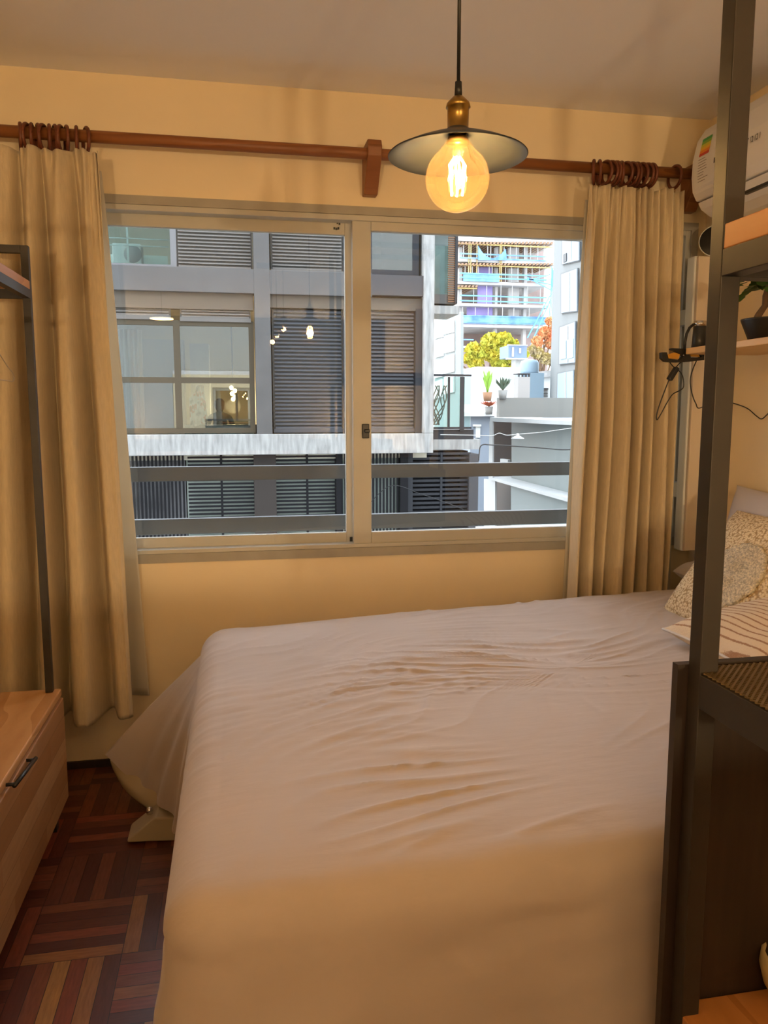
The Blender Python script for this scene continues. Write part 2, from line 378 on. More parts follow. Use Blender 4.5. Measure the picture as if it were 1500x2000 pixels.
# ------------------------------------------------------------------ curtains
def curtain(name, label, ctr, ty, by, ztop, zbot, y0, amp, lin, rings_px):
    th = thing(name, label, 'curtain', (at(ctr[0][0], ty, y0).x, y0, zbot))
    pts = [(at(a, ty, y0).x, at(b, by, y0).x, d) for a, b, d in ctr]
    n = len(pts) - 1
    def samp(u):
        q = u * n; i = min(int(q), n - 1); f = q - i; s = (1 - cos(pi * f)) / 2
        a, b = pts[i], pts[i+1]
        return a[0]*(1-f)+b[0]*f, a[1]*(1-f)+b[1]*f, 1 - max(0, 1 - (a[2]*(1-s)+b[2]*s)) ** 1.7
    def fn(u, v):
        v2 = v ** 1.25
        xt, xb, d = samp(u)
        k = v ** .85
        x = xt * (1-k) + xb * k
        am = amp * (.35 + .65 * min(1, v * 2.2))
        # pinch pleats near the heading
        h = exp(-(v / .055) ** 2)
        y = y0 - am * (d - .4) * (1 - .5 * h) - .010 * h * sin(u * n * 6.3) - .007 * exp(-(v/.16)**2) * sin(u * n * 9.1 + 2)
        y += .012 * noise.noise(Vector((u * 9, v * 3, 2.3))) * min(1, v*4)
        x += .010 * noise.noise(Vector((u * 5, v * 2.2, 7.7))) * min(1, v*3)
        z = ztop * (1 - v) + zbot * v
        z -= .012 * (.5 - .5 * cos(u * n * 2.0)) * exp(-(v/.03)**2)
        return Vector((x, min(y, 2.962), z))
    MB().grid(fn, n * 14, 110).build('drape', M_curt, th, solid=.003)
    (a0, a1), (b0, b1) = lin
    def fl_(u, v):
        xt = at(a0 + (a1-a0)*u, ty, 2.95).x; xb = at(b0 + (b1-b0)*u, by, 2.95).x; k = v ** .85
        return Vector((xt*(1-k)+xb*k, 2.972 + .012*sin(u*9+v*1.5), (ztop-.03)*(1-v) + (zbot+.02)*v))
    MB().grid(fl_, 40, 60).build('lining', M_line, th, solid=.002)
    return th
cl = [(-230,-250,.2),(-190,-205,1),(-150,-160,0),(-110,-125,.9),(-75,-80,.1),(-45,-50,.9),(-22,-22,.1),(8,32,.85),(38,66,0),(58,106,.9),(80,131,0),(112,172,1.05),(142,213,0),(162,238,.6),(182,254,.5),(191,263,.45)]
curtain('curtain', 'beige linen curtain hanging at the left of the window behind the clothes rack', cl, 300, 1350, 2.214, .262, 2.85, .165, ((-40,194),(150,291)), None)
crr = [(1150,1103,.3),(1158,1111,.9),(1167,1118,0),(1183,1135,.9),(1195,1150,.1),(1208,1162,.7),(1216,1170,.2),(1232,1190,1),(1245,1205,.3),(1256,1216,.9),(1270,1232,0),(1283,1245,.7),(1292,1256,.2),(1308,1270,.9),(1318,1279,.3),(1334,1286,.7)]
curtain('curtain', 'beige linen curtain hanging at the right of the window behind the bed', crr, 355, 1160, 2.205, .26, 2.88, .12, ((1149,1342),(1103,1312)), None)

# ------------------------------------------------------------------ bed
BX0, BX1, BY0, BY1, BT = -.135, 1.88, 1.13, 2.80, .60
bed = thing('bed', 'large double bed under a pale mauve cotton cover, filling the foreground', 'bed', (.87, 1.96, 0))
def perimeter(x0, x1, y0, y1, r, n):
    segs = []
    def line(a, b, m): segs.extend([(a[0]+(b[0]-a[0])*i/m, a[1]+(b[1]-a[1])*i/m) for i in range(m)])
    def arc(cx, cy, a0, a1, m): segs.extend([(cx+r*cos(a0+(a1-a0)*i/m), cy+r*sin(a0+(a1-a0)*i/m)) for i in range(m)])
    line((x1-r, y0), (x0+r, y0), n); arc(x0+r, y0+r, -pi/2, -pi, 14); line((x0, y0+r), (x0, y1-r), n)
    arc(x0+r, y1-r, pi, pi/2, 14); line((x0+r, y1), (x1-r, y1), n); arc(x1-r, y1-r, pi/2, 0, 8)
    line((x1, y1-r), (x1, y0+r), n // 2); arc(x1-r, y0+r, 0, -pi/2, 8); return segs
PER = perimeter(BX0, BX1, BY0, BY1, .10, 130)
def per_n(i):
    a = PER[(i-1) % len(PER)]; b = PER[(i+1) % len(PER)]; d = Vector((b[0]-a[0], b[1]-a[1])).normalized()
    return Vector((-d.y, d.x)) 
cxm, cym = .9, 1.97
def topz(x, y):
    z = BT + .075 * max(0, (x - BX0) / 2) ** 1.1
    n = noise.noise(Vector((x*1.6, y*1.6, .3))) * .010
    # creases running along the bed and diagonals like a pulled sheet
    wv = Vector((x*2.2 + .5*noise.noise(Vector((x*2, y*2, 5))), y*16 + 3*noise.noise(Vector((x*1.5, y*2, 1))), 0))
    cr = (1 - abs(noise.noise(wv)) * 2) ** 3 * .0065 * max(0, noise.noise(Vector((x*1.6, y*2.1, 9)))*2.2 - .1)
    dg = Vector(((x+y)*1.6, (x*.8-y)*11 + 2*noise.noise(Vector((x*3, y*3, 4))), 3))
    cr2 = (1 - abs(noise.noise(dg)) * 2) ** 3 * .006 * max(0, noise.noise(Vector((x*1.4+3, y*1.4, 2)))*2.6)
    hx = ((1 - abs(noise.noise(Vector((x*1.3, y*22 + 6*noise.noise(Vector((x*1.3, y*1.4, 8))), 6))))*2) ** 4) * .0055 * max(0, noise.noise(Vector((x*2.1+5, y*1.8, 1)))*1.8 + .12*x)
    # soft dip before the near edge
    return z + n + cr + cr2 + hx
TIP = Vector((-.468, 2.70, .175))
corner_i = min(range(len(PER)), key=lambda i: (PER[i][0]-BX0)**2 + (PER[i][1]-(BY1-.02))**2)
def cover():
    mb = MB(); N = len(PER); rings = []
    arcl = [0]
    for i in range(1, N): arcl.append(arcl[-1] + sqrt((PER[i][0]-PER[i-1][0])**2 + (PER[i][1]-PER[i-1][1])**2))
    tot = arcl[-1] + .02; rr = .085
    nr = [per_n(i) for i in range(N)]
    ctr = Vector((cxm, cym))
    if (ctr - Vector(PER[10])).dot(nr[10]) > 0: nr = [-n for n in nr]
    K = 95
    for k in range(K + 1):
        s = k / K; row = []
        for i in range(N):
            p = Vector(PER[i]) - nr[i] * rr; q = ctr + (p - ctr) * (s ** .8)
            z = topz(q.x, q.y); e = max(0, (s - .9) / .1); row.append(Vector((q.x, q.y, z - .006*e*e)))
        rings.append(row)
    for k in range(1, 10):
        a = pi/2 * k / 9; row = []
        for i in range(N):
            p = Vector(PER[i]) - nr[i] * rr; q = p + nr[i] * rr * sin(a)
            row.append(Vector((q.x, q.y, topz(p.x, p.y) - .006 - rr * (1 - cos(a)))))
        rings.append(row)
    base = rings[-1]; D = 46
    for k in range(1, D + 1):
        t = k / D; row = []
        for i in range(N):
            b = base[i]; ds = abs(arcl[i] - arcl[corner_i]); ds = min(ds, tot - ds)
            foot = PER[i][0] < BX0 + .2
            zb = .10
            z = b.z + (zb - b.z) * t
            sv = arcl[i]
            near = PER[i][1] < BY0 + .15
            fold = (noise.noise(Vector((sv*3.2, t*.5, 0))) * .05 + noise.noise(Vector((sv*9, t*.8, 3))) * .018) * (t ** .8)
            out = .03 * t + fold * (1.25 if near else 1) + noise.noise(Vector((sv*5, t*6, 1))) * .006 + (.008*noise.noise(Vector((sv*14+t*5, t*3, 6)))*t if near else 0)
            if foot and not near: out *= .35
            q = Vector((b.x + nr[i].x*out, b.y + nr[i].y*out, z))
            left = arcl[i] < arcl[corner_i]
            wdt = .80 if left else .34
            wgt = max(0, 1 - ds / wdt)
            wgt = wgt ** 1.25
            target = Vector((TIP.x, TIP.y, TIP.z + (.0 if left else .0)))
            hemz = .10 + .10 * wgt
            tgt = b.lerp(target, t)
            tgt.z += .012 * sin(pi * t)
            rip = .016 * sin(ds * 40) * t * (1 - wgt) * min(1, ds*6)
            q.z -= 0
            tgt.z -= .11 * sin(pi * wgt) * t * t
            q = q.lerp(tgt, wgt) + Vector((rip, rip*.3, 0)) * (1 if ds < .6 else 0)
            if q.y > 2.965: q.y = 2.965
            q.x = min(q.x, 1.902)
            row.append(q)
        rings.append(row)
    vs = [v for r in rings for v in r]; fs = []
    for k in range(len(rings) - 1):
        for i in range(N):
            j = (i + 1) % N
            if k == 0:
                fs.append((i, N + j, N + i)) if 0 else fs.append((k*N+i, k*N+j, (k+1)*N+j, (k+1)*N+i))
            else: fs.append((k*N+i, k*N+j, (k+1)*N+j, (k+1)*N+i))
    mb.add(vs, fs, True); return mb
cv = cover()
cv.build('bed_cover', M_cover, bed)
MB().box(BX0+.09, BX1-.04, BY0+.09, BY1-.09, .13, .53).build('mattress', M_under, bed, bevel=.04)
# the hanging under-sheet below the flared corner
UA = smooth_path([at(216,1484,2.74), at(250,1505,2.70), at(300,1520,2.62), at(350,1530,2.5)], 8)
UB = smooth_path([at(222,1502,2.74), at(248,1545,2.66), at(300,1584,2.52), at(352,1602,2.42)], 8)
def under(u, v):
    i = min(int(u * (len(UA)-1)), len(UA)-2); f = u*(len(UA)-1) - i
    p = UA[i].lerp(UA[i+1], f).lerp(UB[i].lerp(UB[i+1], f), v); p.y -= .03 * sin(pi*v) * sin(pi*u); return p
MB().grid(under, 30, 12).build('under_sheet', M_under, bed, solid=.006)
# cloth covered foot and its metal stud
pf = [at(250,1636,2.43), at(252,1630,2.43), at(305,1588,2.43), at(345,1588,2.43), at(345,1640,2.43)]
MB().prism([Vector((p.x, 2.40, max(p.z, 0.0))) for p in pf], (0, .10, 0)).build('bed_foot', M_under, bed, bevel=.006)
c = at(292, 1583, 2.44); MB().lathe([(0,.012),(.008,.010),(.012,0),(.010,-.010),(0,-.012)], (c.x, 2.44, c.z), 14).build('stud', M_chrome, bed)
for X in (.1, 1.7):
    for Y in (1.3, 2.65): MB().lathe([(0,0),(.02,0),(.025,.14),(0,.14)], (X, Y, 0), 14).build('leg', M_iron, bed)

# ------------------------------------------------------------------ pillows and cushions
def pillow_mb(w, h, t, pinch=.06, seed=1, nu=44, nv=44):
    mb = MB()
    for sgn in (1, -1):
        def fn(u, v):
            a, b = 2*u-1, 2*v-1
            e = max(0, (1-abs(a)**3.2)) ** .55 * max(0, (1-abs(b)**3.2)) ** .55
            x = a * w/2 * (1 - pinch*(1-b*b)**1*abs(a)**6); y = b * h/2 * (1 - pinch*(1-a*a)*abs(b)**6)
            z = sgn * t/2 * e + .008 * e * noise.noise(Vector((a*2.4+seed, b*2.4, sgn)))
            return Vector((x, y, z))
        mb.grid(fn, nu, nv)
        if sgn == -1:
            k = nu*nv; mb.f[-k:] = [tuple(reversed(f)) for f in mb.f[-k:]]
    return mb
def place(mb, loc, ax, ay, az):
    """ax, ay, az: world directions of the pillow's width, height, thickness"""
    M = Matrix((Vector(ax).normalized(), Vector(ay).normalized(), Vector(az).normalized())).transposed().to_4x4()
    M.translation = Vector(loc); return mb.xf(M)
bz = .672
p1 = place(pillow_mb(.78, .42, .14, seed=4), (1.81, 2.24, .865), (0,1,.02), (.25,0,1), (-1,0,.25))
lone(p1, 'pillow', M_pill, 'pale lavender pillow propped upright against the right wall behind the crocheted cushion', 'pillow')
p2 = place(pillow_mb(.34, .17, .10, seed=8), (1.815, 2.66, .722), (0,1,0), (1,0,.15), (-.15,0,1))
lone(p2, 'pillow', M_pill, 'lavender pillow lying flat on the bed corner under the right curtain', 'pillow')
def crochet(name):
    g = NG(name, .9); v = g.t.nodes.new('ShaderNodeTexVoronoi'); v.inputs['Scale'].default_value = 120
    mp = g.vec(g.x, g.y, g.z); g.put(v.inputs['Vector'], mp)
    n = g.noise(mp, 25)
    col = g.ramp(v.outputs['Distance'], [(.0, (.92,.80,.58)), (.45, (.88,.74,.50)), (.75, (.50,.34,.17))])
    g.bump(g.M('SUBTRACT', 1, v.outputs['Distance']), .9, .006); return g.done(col)
M_croc = crochet('crochet_cotton')
loc = Vector((1.63, 2.22, .82)); ax = Vector((.04,-1,0)); ay = Vector((.62,0,.80)); az = ax.cross(ay)
if az.x > 0: az = -az; 
cc = thing('crochet_cushion', 'cream crocheted cushion with a round doily, leaning on the pillow', 'cushion', (1.55, 2.2, bz))
def placed(mb, **k): return place(mb, loc, ax, ay, az)
placed(pillow_mb(.52, .46, .13, pinch=.03, seed=2)).build('cushion_cover', M_croc, cc)
def doily():
    mb = MB(); n = 120; rad = [0, .012, .02, .03, .04, .05, .062, .074, .086, .098, .11, .118]
    vs = []
    for j, r in enumerate(rad):
        for k in range(n):
            a = 2*pi*k/n; sc = 1 + (.05*abs(sin(a*6)) if j > 8 else 0)
            h = .004 + .0030 * sin(j*1.9) * cos(a*24 + j*pi) * (j > 1) - (.004 if j == len(rad)-1 else 0)
            x, y = .02 + r*sc*cos(a), -.035 + r*sc*sin(a)
            aa, bb = x/.23, y/.21
            e = max(0, (1-abs(aa)**3.2))**.55 * max(0, (1-abs(bb)**3.2))**.55
            vs.append((x, y, .065*e + h + .004))
    fs = [(j*n+k, j*n+(k+1)%n, (j+1)*n+(k+1)%n, (j+1)*n+k) for j in range(len(rad)-1) for k in range(n)]
    return mb.add(vs, fs, True)
M_doil = mat('doily_cotton', (.94,.83,.62), .9, noise_amt=.5, noise_scale=150, bump=.8, bump_scale=140)
placed(doily()).build('doily', M_doil, cc, solid=.003)
ts = MB(); c = at(1332, 1222, 2.42); c.z = max(c.z, .64)
for k in range(14):
    a = random.uniform(-.8,.8); e = c + Vector((-.03 + random.uniform(-.012,.008), .006*a, -.006*random.random())); ts.tube([c + Vector((.06,0,.05)), c + Vector((.015,0,.01)), c, e], .003, 5)
ts.lathe([(0,.010),(.010,.004),(.012,-.004),(0,-.010)], c, 10)
ts.build('tassel', M_doil, cc)
_a = ray(1410,1215); _b = ray(1500,1250); _a = _a*((.75-CH)/_a.z); _b = _b*((.75-CH)/_b.z); _d = Vector((_b.x-_a.x, _b.y-_a.y)).normalized(); SXC, SYC = -_d.y, _d.x
def striped():
    g = NG('striped_wool', .95)
    f = g.M('FRACT', g.M('MULTIPLY', g.M('ADD', g.M('MULTIPLY', g.x, SXC), g.M('MULTIPLY', g.y, SYC)), 42))
    n = g.noise(g.vec(g.x, g.y, g.z), 180)
    d = g.M('ABSOLUTE', g.M('SUBTRACT', g.M('ADD', f, g.M('MULTIPLY', g.M('SUBTRACT', n, .5), .25)), .5))
    col = g.ramp(d, [(.0, (.42,.22,.12)), (.08, (.46,.27,.16)), (.14, (.80,.66,.48)), (1, (.84,.70,.52))])
    g.bump(n, .8, .004); return g.done(col)
p3 = place(pillow_mb(.48, .48, .13, seed=5), (1.50, 1.86, .735), (0,-1,.0), (1,0,.16), (-.16,0,1))
st = thing('striped_cushion', 'cream cushion with thin brown stripes lying in front of the crocheted cushion', 'cushion', (1.5, 1.86, bz))
p3.build('cushion_cover', striped(), st)
pp = []
Mx = Matrix((Vector((0,-1,0)), Vector((1,0,.16)).normalized(), Vector((-.16,0,1)).normalized())).transposed().to_4x4(); Mx.translation = Vector((1.50,1.86,.735))
for k in range(80):
    q = k/80*4; sd = int(q); f = (q-sd)*2-1; P_ = [(f,-1),(1,f),(-f,1),(-1,-f)][sd]
    pp.append(Mx @ Vector((P_[0]*.24*(1-.06*(1-P_[1]**2)*abs(P_[0])**6), P_[1]*.24*(1-.06*(1-P_[0]**2)*abs(P_[1])**6), 0)))
MB().tube(pp, .004, 6, True).build('piping', mat('white_piping', (.75,.70,.66), .8), st)

# ------------------------------------------------------------------ pendant lamp
def lamp_light(name, loc, power, col, rad, parent):
    l = bpy.data.lights.new(name, 'POINT'); l.energy = power; l.color = col; l.shadow_soft_size = rad
    o = bpy.data.objects.new(name, l); COL.objects.link(o); o.parent = parent; o.location = Vector(loc) - Vector(parent['_w']); return o
def rnd(px, py): return px
PX, PY, PZ = .440, 1.54, 1.803
def bulb_mb(c, r, neck=.042):
    pr = [(0, -r)] + [(r*sin(a), -r*cos(a)) for a in [pi*k/26 for k in range(1, 22)]]
    pr += [(.021, r+.010), (.018, r+.022), (.018, r+neck-.01)]
    return MB().lathe(pr, c, 40)
pl = thing('pendant_lamp', 'black disc pendant lamp with brass socket and glowing amber globe bulb', 'lamp', (PX, PY, PZ-.063))
SZ = 1.873
MB().tube([(PX, PY, SZ+.10), (PX, PY, CZ-.02)], .0035, 8).build('cord', M_black, pl)
MB().lathe([(0,.0),(.05,0),(.05,-.018),(.012,-.03),(0,-.03)], (PX,PY,CZ), 30).build('ceiling_cap', M_black, pl)
MB().lathe([(0,.084),(.0065,.084),(.0075,.060),(.0,.058)], (PX,PY,SZ+.025), 16).build('cord_grip', M_black, pl)
MB().lathe([(.006,.062),(.010,.060),(.022,.048),(.024,.040),(.021,.039),(.0205,.001),(.023,-.001),(.0,-.006)], (PX,PY,SZ+.022), 30).build('socket', M_brass, pl)
sh = [(.020,.024),(.028,.018),(.045,.011),(.075,.000),(.105,-.012),(.134,-.0255),(.136,-.0275),(.134,-.0285),(.105,-.0155),(.075,-.0035),(.045,.0075),(.02,.012)]
MB().lathe(sh, (PX,PY,SZ), 72).build('lamp_shade', M_shade, pl)
MB().lathe([(.0,.0),(.020,.0),(.021,-.012),(.0,-.013)], (PX,PY,SZ+.006), 24).build('lamp_holder', M_brass, pl)
b = bulb_mb((PX,PY,PZ), .0625, .03); b.build('bulb', M_bulb, pl)
fm = MB()
for k in range(6):
    a = 2*pi*k/6; fm.tube([(PX+.006*cos(a), PY+.006*sin(a), PZ+.040), (PX+.016*cos(a), PY+.016*sin(a), PZ+.026), (PX+.012*cos(a+.3), PY+.012*sin(a+.3), PZ-.030)], .0022, 6)
fm.build('filament', M_fil, pl)
MB().lathe([(0,.062),(.006,.060),(.010,.045),(.003,.035),(0,.034)], (PX,PY,PZ), 12).build('filament_stem', M_bulb, pl)
lamp_light('bulb_light', (PX,PY,PZ), LAMP_PENDANT, WARM, .02, pl)

# lamps deeper in the room, seen mirrored in the window glass
cp = thing('cluster_pendant', 'small black pendant cluster with three bare bulbs, reflected in the left pane', 'lamp', (.40, -.3, CZ))
MB().box(.20, .60, -.34, -.26, CZ-.03, CZ).build('ceiling_bar', M_black, cp)
for i, (X, Yy, Z) in enumerate([(q.x, yy, q.z) for q, yy in ((at(532,668,6.35), -.22), (at(541,655,6.43), -.30), (at(554,643,6.51), -.38))]):
    k = MB().tube([(X,Yy,Z+.09),(X,Yy,CZ-.03)], .003, 6); k.build('cord', M_black, cp)
    MB().lathe([(.012,.10),(.03,.085),(.052,.06),(.055,.05),(.052,.05),(.02,.07)], (X,Yy,Z), 30).build('lamp_shade', M_shade, cp)
    bulb_mb((X,Yy,Z), .035, .04).build('bulb', M_bulb, cp)
    MB().lathe([(0,.02),(.010,.015),(.012,-.012),(0,-.02)], (X,Yy,Z), 12).build('filament', M_fil, cp)
    lamp_light('bulb_light', (X,Yy,Z-.0), LAMP_CLUSTER, WARM2, .018, cp)
dl = thing('disc_pendant', 'flat disc pendant lamp with a lit underside, reflected in the left pane', 'lamp', (-.68,-2.0,2.28))
MB().tube([(-.68,-2.0,2.31),(-.68,-2.0,CZ)], .003, 6).build('cord', M_black, dl)
MB().lathe([(.0,.04),(.02,.04),(.12,.012),(.125,.0),(.118,.0),(.0,.004)], (-.68,-2.0,2.27), 40).build('lamp_shade', M_shade, dl)
MB().lathe([(.0,-.001),(.115,-.001),(.115,-.006),(.0,-.006)], (-.68,-2.0,2.27), 40).build('diffuser', emit('disc_diffuser', (1.0,.78,.48), 14), dl)
_dl = bpy.data.lights.new('disc_light', 'AREA'); _dl.shape = 'DISK'; _dl.size = .22; _dl.energy = LAMP_DISC; _dl.color = WARM2
_do = bpy.data.objects.new('disc_light', _dl); COL.objects.link(_do); _do.parent = dl; _do.location = (0, 0, -.02)

# added behind the camera: counter shading the bed, cabinet with two fill lamps
kc = thing('bed_shading_counter', 'long wooden counter added behind the viewpoint to keep lamp light off the bed', 'counter', (.1, -1.2, 0))  # unseen counter, added to shade the bed from the rear lamps
MB().box(-1.55, 1.75, -1.5, -.95, .08, .94).build('body', M_darkw, kc, bevel=.003)
MB().box(-1.57, 1.77, -1.53, -.90, .94, .98).build('worktop', M_shelfw, kc, bevel=.004)
for i in range(5): 
    d_ = MB().box(-1.54+i*.655, -.90+i*.655, -.95, -.932, .10, .92).build('door', M_darkw, kc, bevel=.003); MB().box(-.96+i*.655, -.945+i*.655, -.932, -.915, .6, .75).build('handle', M_black, d_)
MB().box(-1.5, 1.7, -1.45, -1.0, 0, .08).build('plinth', M_darkw, kc)
lone(MB().box(-1.74, 1.90, -3.89, -3.4, .02, 1.02), 'fill_lamp_cabinet', M_darkw, 'long dark cabinet added along the rear wall under two fill lamps', 'cabinet', bevel=.004)  # added out of view as a stand for the fill lamps
for X, side in ((-1.42, 'left'), (1.47, 'right')):  # added unseen lamps, brighten the walls and ceiling
    gl0 = thing('fill_globe_lamp', 'small globe lamp added as room fill at the %s end of the rear cabinet' % side, 'lamp', (X, -3.5, 1.02))
    MB().lathe([(0,0),(.06,0),(.06,.012),(.012,.02),(.012,.10),(0,.10)], (X,-3.5,1.02), 24).build('base', M_brass, gl0)
    MB().lathe([(.02,-.055)]+[(.06*sin(a), -.06*cos(a)) for a in [pi*k/14 for k in range(2,14)]]+[(0,.06)], (X,-3.5,1.18), 24).build('globe', M_bulb, gl0)
    lamp_light('bulb_light', (X,-3.5,1.18), LAMP_REAR_FILL, (1.0,.80,.56), .06, gl0)

# ------------------------------------------------------------------ air conditioner on the right wall
ac = thing('air_conditioner', 'white wall-mounted split air conditioner, high on the right wall', 'air conditioner', (1.8, 2.4, 2.10))
prof = [(1.905,2.415),(1.80,2.41),(1.735,2.385),(1.705,2.34),(1.690,2.27),(1.688,2.21),(1.695,2.16),(1.712,2.128)]
flap = [(1.905,2.125),(1.714,2.122),(1.728,2.098),(1.765,2.075),(1.82,2.062),(1.905,2.062)]
AY0, AY1 = 1.95, 2.76
MB().prism([(x, AY0, z) for x, z in prof] + [(1.905, AY0, 2.128)], (0, AY1-AY0, 0)).build('body', M_acw, ac, bevel=.006)
MB().prism([(x, AY0+.01, z) for x, z in flap], (0, AY1-AY0-.02, 0)).build('air_flap', M_acw, ac, bevel=.004)
MB().box(1.728, 1.744, AY0+.02, 2.50, 2.088, 2.100).build('air_slot', M_black, ac)
def onface(y, z, d=.0):   # on the front face of the body
    for (xa, za), (xb, zb) in zip(prof, prof[1:]):
        if zb <= z <= za: f = (za-z)/(za-zb); return Vector((xa+(xb-xa)*f - d, y, z))
    return Vector((1.69-d, y, z))
def facequad(mb, y0, y1, z0, z1, d=.0012, n=3):
    for k in range(n):
        za = z0+(z1-z0)*k/n; zb = z0+(z1-z0)*(k+1)/n
        mb.add([onface(y0,za,d), onface(y1,za,d), onface(y1,zb,d), onface(y0,zb,d)], [(0,3,2,1)])
    return mb
lab = facequad(MB(), 2.52, 2.74, 2.15, 2.35, .0010, 8).build('energy_label', mat('label_paper', (.82,.80,.76), .5), ac)
cols = [(.05,.35,.08),(.22,.45,.06),(.65,.60,.05),(.85,.50,.04),(.80,.26,.03),(.60,.06,.03)]
for i, c in enumerate(cols):
    z1 = 2.335 - i*.0105; facequad(MB(), 2.655-.004*i*0, 2.715, z1-.0105, z1, .0022, 1).build('colour_band', mat('label_ink_%d' % i, c, .6), lab)
M_ink = mat('label_ink_dark', (.22,.17,.15), .6); random.seed(3); tx = MB()
for i in range(9):
    z = 2.262 - i*.0095; facequad(tx, 2.68-.03*random.random(), 2.715, z-.0020, z, .0022, 1)
tx.build('printed_text', M_ink, lab)
for y, z, a_ in ((2.62,2.333,.012),(2.58,2.334,.012),(2.61,2.235,.009),(2.58,2.225,.009)): facequad(MB(), y-a_, y+a_, z-.011, z+.007, .0022, 1).build('printed_mark', mat('label_ink_black', (.05,.04,.04), .6), lab)
lg = MB(); y = 2.43; z = 2.236
for i in range(6):
    if i in (0,): facequad(lg, y-.002, y+.008, z+.007, z+.011, .0015, 1); facequad(lg, y+.002, y+.004, z-.008, z+.009, .0015, 1)
    elif i % 2: facequad(lg, y, y+.003, z-.008, z+.011, .0015, 1)
    else:
        facequad(lg, y, y+.008, z+.007, z+.011, .0015, 1); facequad(lg, y, y+.008, z-.008, z-.004, .0015, 1); facequad(lg, y, y+.003, z-.008, z+.011, .0015, 1)
    y -= .012
lg.build('brand_mark', mat('grey_ink', (.10,.10,.11), .4), ac)

# white upright cover box in the corner
M_boxw = mat('white_metal_box', (.80,.82,.83), .45)
bw = thing('upright_white_box', 'tall narrow white box fixed in the corner beside the right curtain', 'box', (1.845, 2.95, .78))
MB().box(1.783, 1.905, 2.86, 2.915, .785, 1.957).build('body', M_boxw, bw, bevel=.006)
MB().box(1.789, 1.905, 2.842, 2.859, .789, 1.953).build('warm_lit_front', mat('warm_lit_box_white', (.74,.64,.52), .6), bw, bevel=.003)  # front of the same white box, warm room light put into its colour
for z in (1.0, 1.7): MB().box(1.795, 1.905, 2.915, 2.985, z, z+.06).build('wall_spacer', M_boxw, bw)
rb = thing('round_black_dish', 'black round dish with a pale rim standing on top of the white box', 'dish', (1.868, 2.87, 1.957))
mm = Matrix.Translation((1.886, 2.885, 2.022)) @ Matrix.Rotation(radians(78), 4, 'X') @ Matrix.Rotation(radians(-30), 4, 'Y')
MB().lathe([(0,-.012),(.04,-.010),(.062,0),(.058,.003),(.0,-.004)], (0,0,0), 32).xf(mm).build('dish_body', M_black, rb)
MB().tube([(.062*cos(2*pi*k/32), .062*sin(2*pi*k/32), 0) for k in range(32)], .002, 6, True).xf(mm).build('rim', M_boxw, rb)

# ------------------------------------------------------------------ wall shelf with bonsai, clip lamp
SH0, SH1, SHZ0, SHZ1 = 1.615, 1.905, 1.558, 1.580
lone(MB().box(SH0, SH1, 1.75, 2.62, SHZ0, SHZ1), 'wall_shelf', M_palew, 'pale wooden board shelf on the right wall holding a potted bonsai', 'shelf', bevel=.002)
pc = Vector((1.745, 2.36, SHZ1))
bp = thing('potted_bonsai', 'small ficus bonsai in a matte black tapered pot on the wall shelf', 'potted plant', pc)
MB().lathe([(0,0),(.048,0),(.052,.004),(.080,.072),(.081,.077),(.077,.077),(.074,.068),(0,.065)], pc, 36).build('pot', M_black, bp)
MB().lathe([(0,.068),(.075,.066)], pc, 24).build('soil', M_bark, bp)
tk = [pc + Vector(p) for p in ((-.035,.01,.065),(-.025,.01,.09),(-.01,.0,.12),(-.016,-.01,.15),(-.01,-.01,.18),(-.012,0,.215))]
MB().tube(tk, [.013,.011,.010,.011,.008,.005], 10).build('trunk', M_bark, bp)
lf = MB(); random.seed(11)
for k in range(46):
    a = random.uniform(0, 2*pi); r = random.uniform(.02, .085); c = pc + Vector((r*cos(a)-.02, r*sin(a), .205 + random.uniform(-.02,.035) - r*.30))
    d = Vector((cos(a), sin(a), random.uniform(-.9,.1))).normalized(); sd = d.cross(Vector((0,0,1))).normalized(); up = sd.cross(d)
    Ln = random.uniform(.045,.062); Wd = Ln*.42
    vs = [c, c+d*Ln*.35+sd*Wd, c+d*Ln*.75+sd*Wd*.7, c+d*Ln, c+d*Ln*.75-sd*Wd*.7, c+d*Ln*.35-sd*Wd, c+d*Ln*.5-up*.004]
    lf.add(vs, [(0,1,6),(1,2,6),(2,3,6),(3,4,6),(4,5,6),(5,0,6)], True)
for k in range(6): a = k; lf.tube([tk[4], pc + Vector((.05*cos(a), .05*sin(a), .21))], .0025, 5)
lf.build('foliage', M_leaf, bp)
# clip lamp on the far end of the shelf
clp = thing('clip_lamp', 'black clip-on reading lamp clamped to the end of the wall shelf', 'lamp', (1.64, 2.62, 1.60))
CY = 2.645
def c2(px, py): return at(px, py, CY)
jaw = MB()
def poly(mb, pts, y=CY, d=.02): mb.prism([Vector((c2(*p).x, y, c2(*p).z)) for p in pts], (0, d, 0)); return mb
poly(jaw, [(1312,680),(1345,681),(1352,679),(1366,688),(1376,692),(1376,697),(1362,690),(1346,690),(1338,696),(1330,692),(1318,685),(1312,683)])
poly(jaw, [(1293,688),(1303,688),(1305,700),(1328,704),(1338,692),(1345,690),(1350,698),(1368,698),(1376,690),(1376,703),(1352,706),(1320,708),(1300,706),(1293,700)])
jaw.build('clamp', M_black, clp, bevel=.001)
c = c2(1334, 694); MB().lathe([(0,.0),(.003,.0),(.003,.004),(0,.005)], (0,0,0), 12).xf(Matrix.Translation((c.x, CY-.002, c.z)) @ Matrix.Rotation(pi/2,4,'X')).build('pivot', M_chrome, clp)
M_pad = mat('amber_pad', (.55,.25,.02), .4)
for pp_ in ([(1306,692),(1320,688),(1330,692),(1327,701),(1308,700)], [(1350,691),(1366,692),(1369,697),(1352,696)]): poly(MB(), pp_, CY+.006, .010).build('clamp_pad', M_pad, clp)
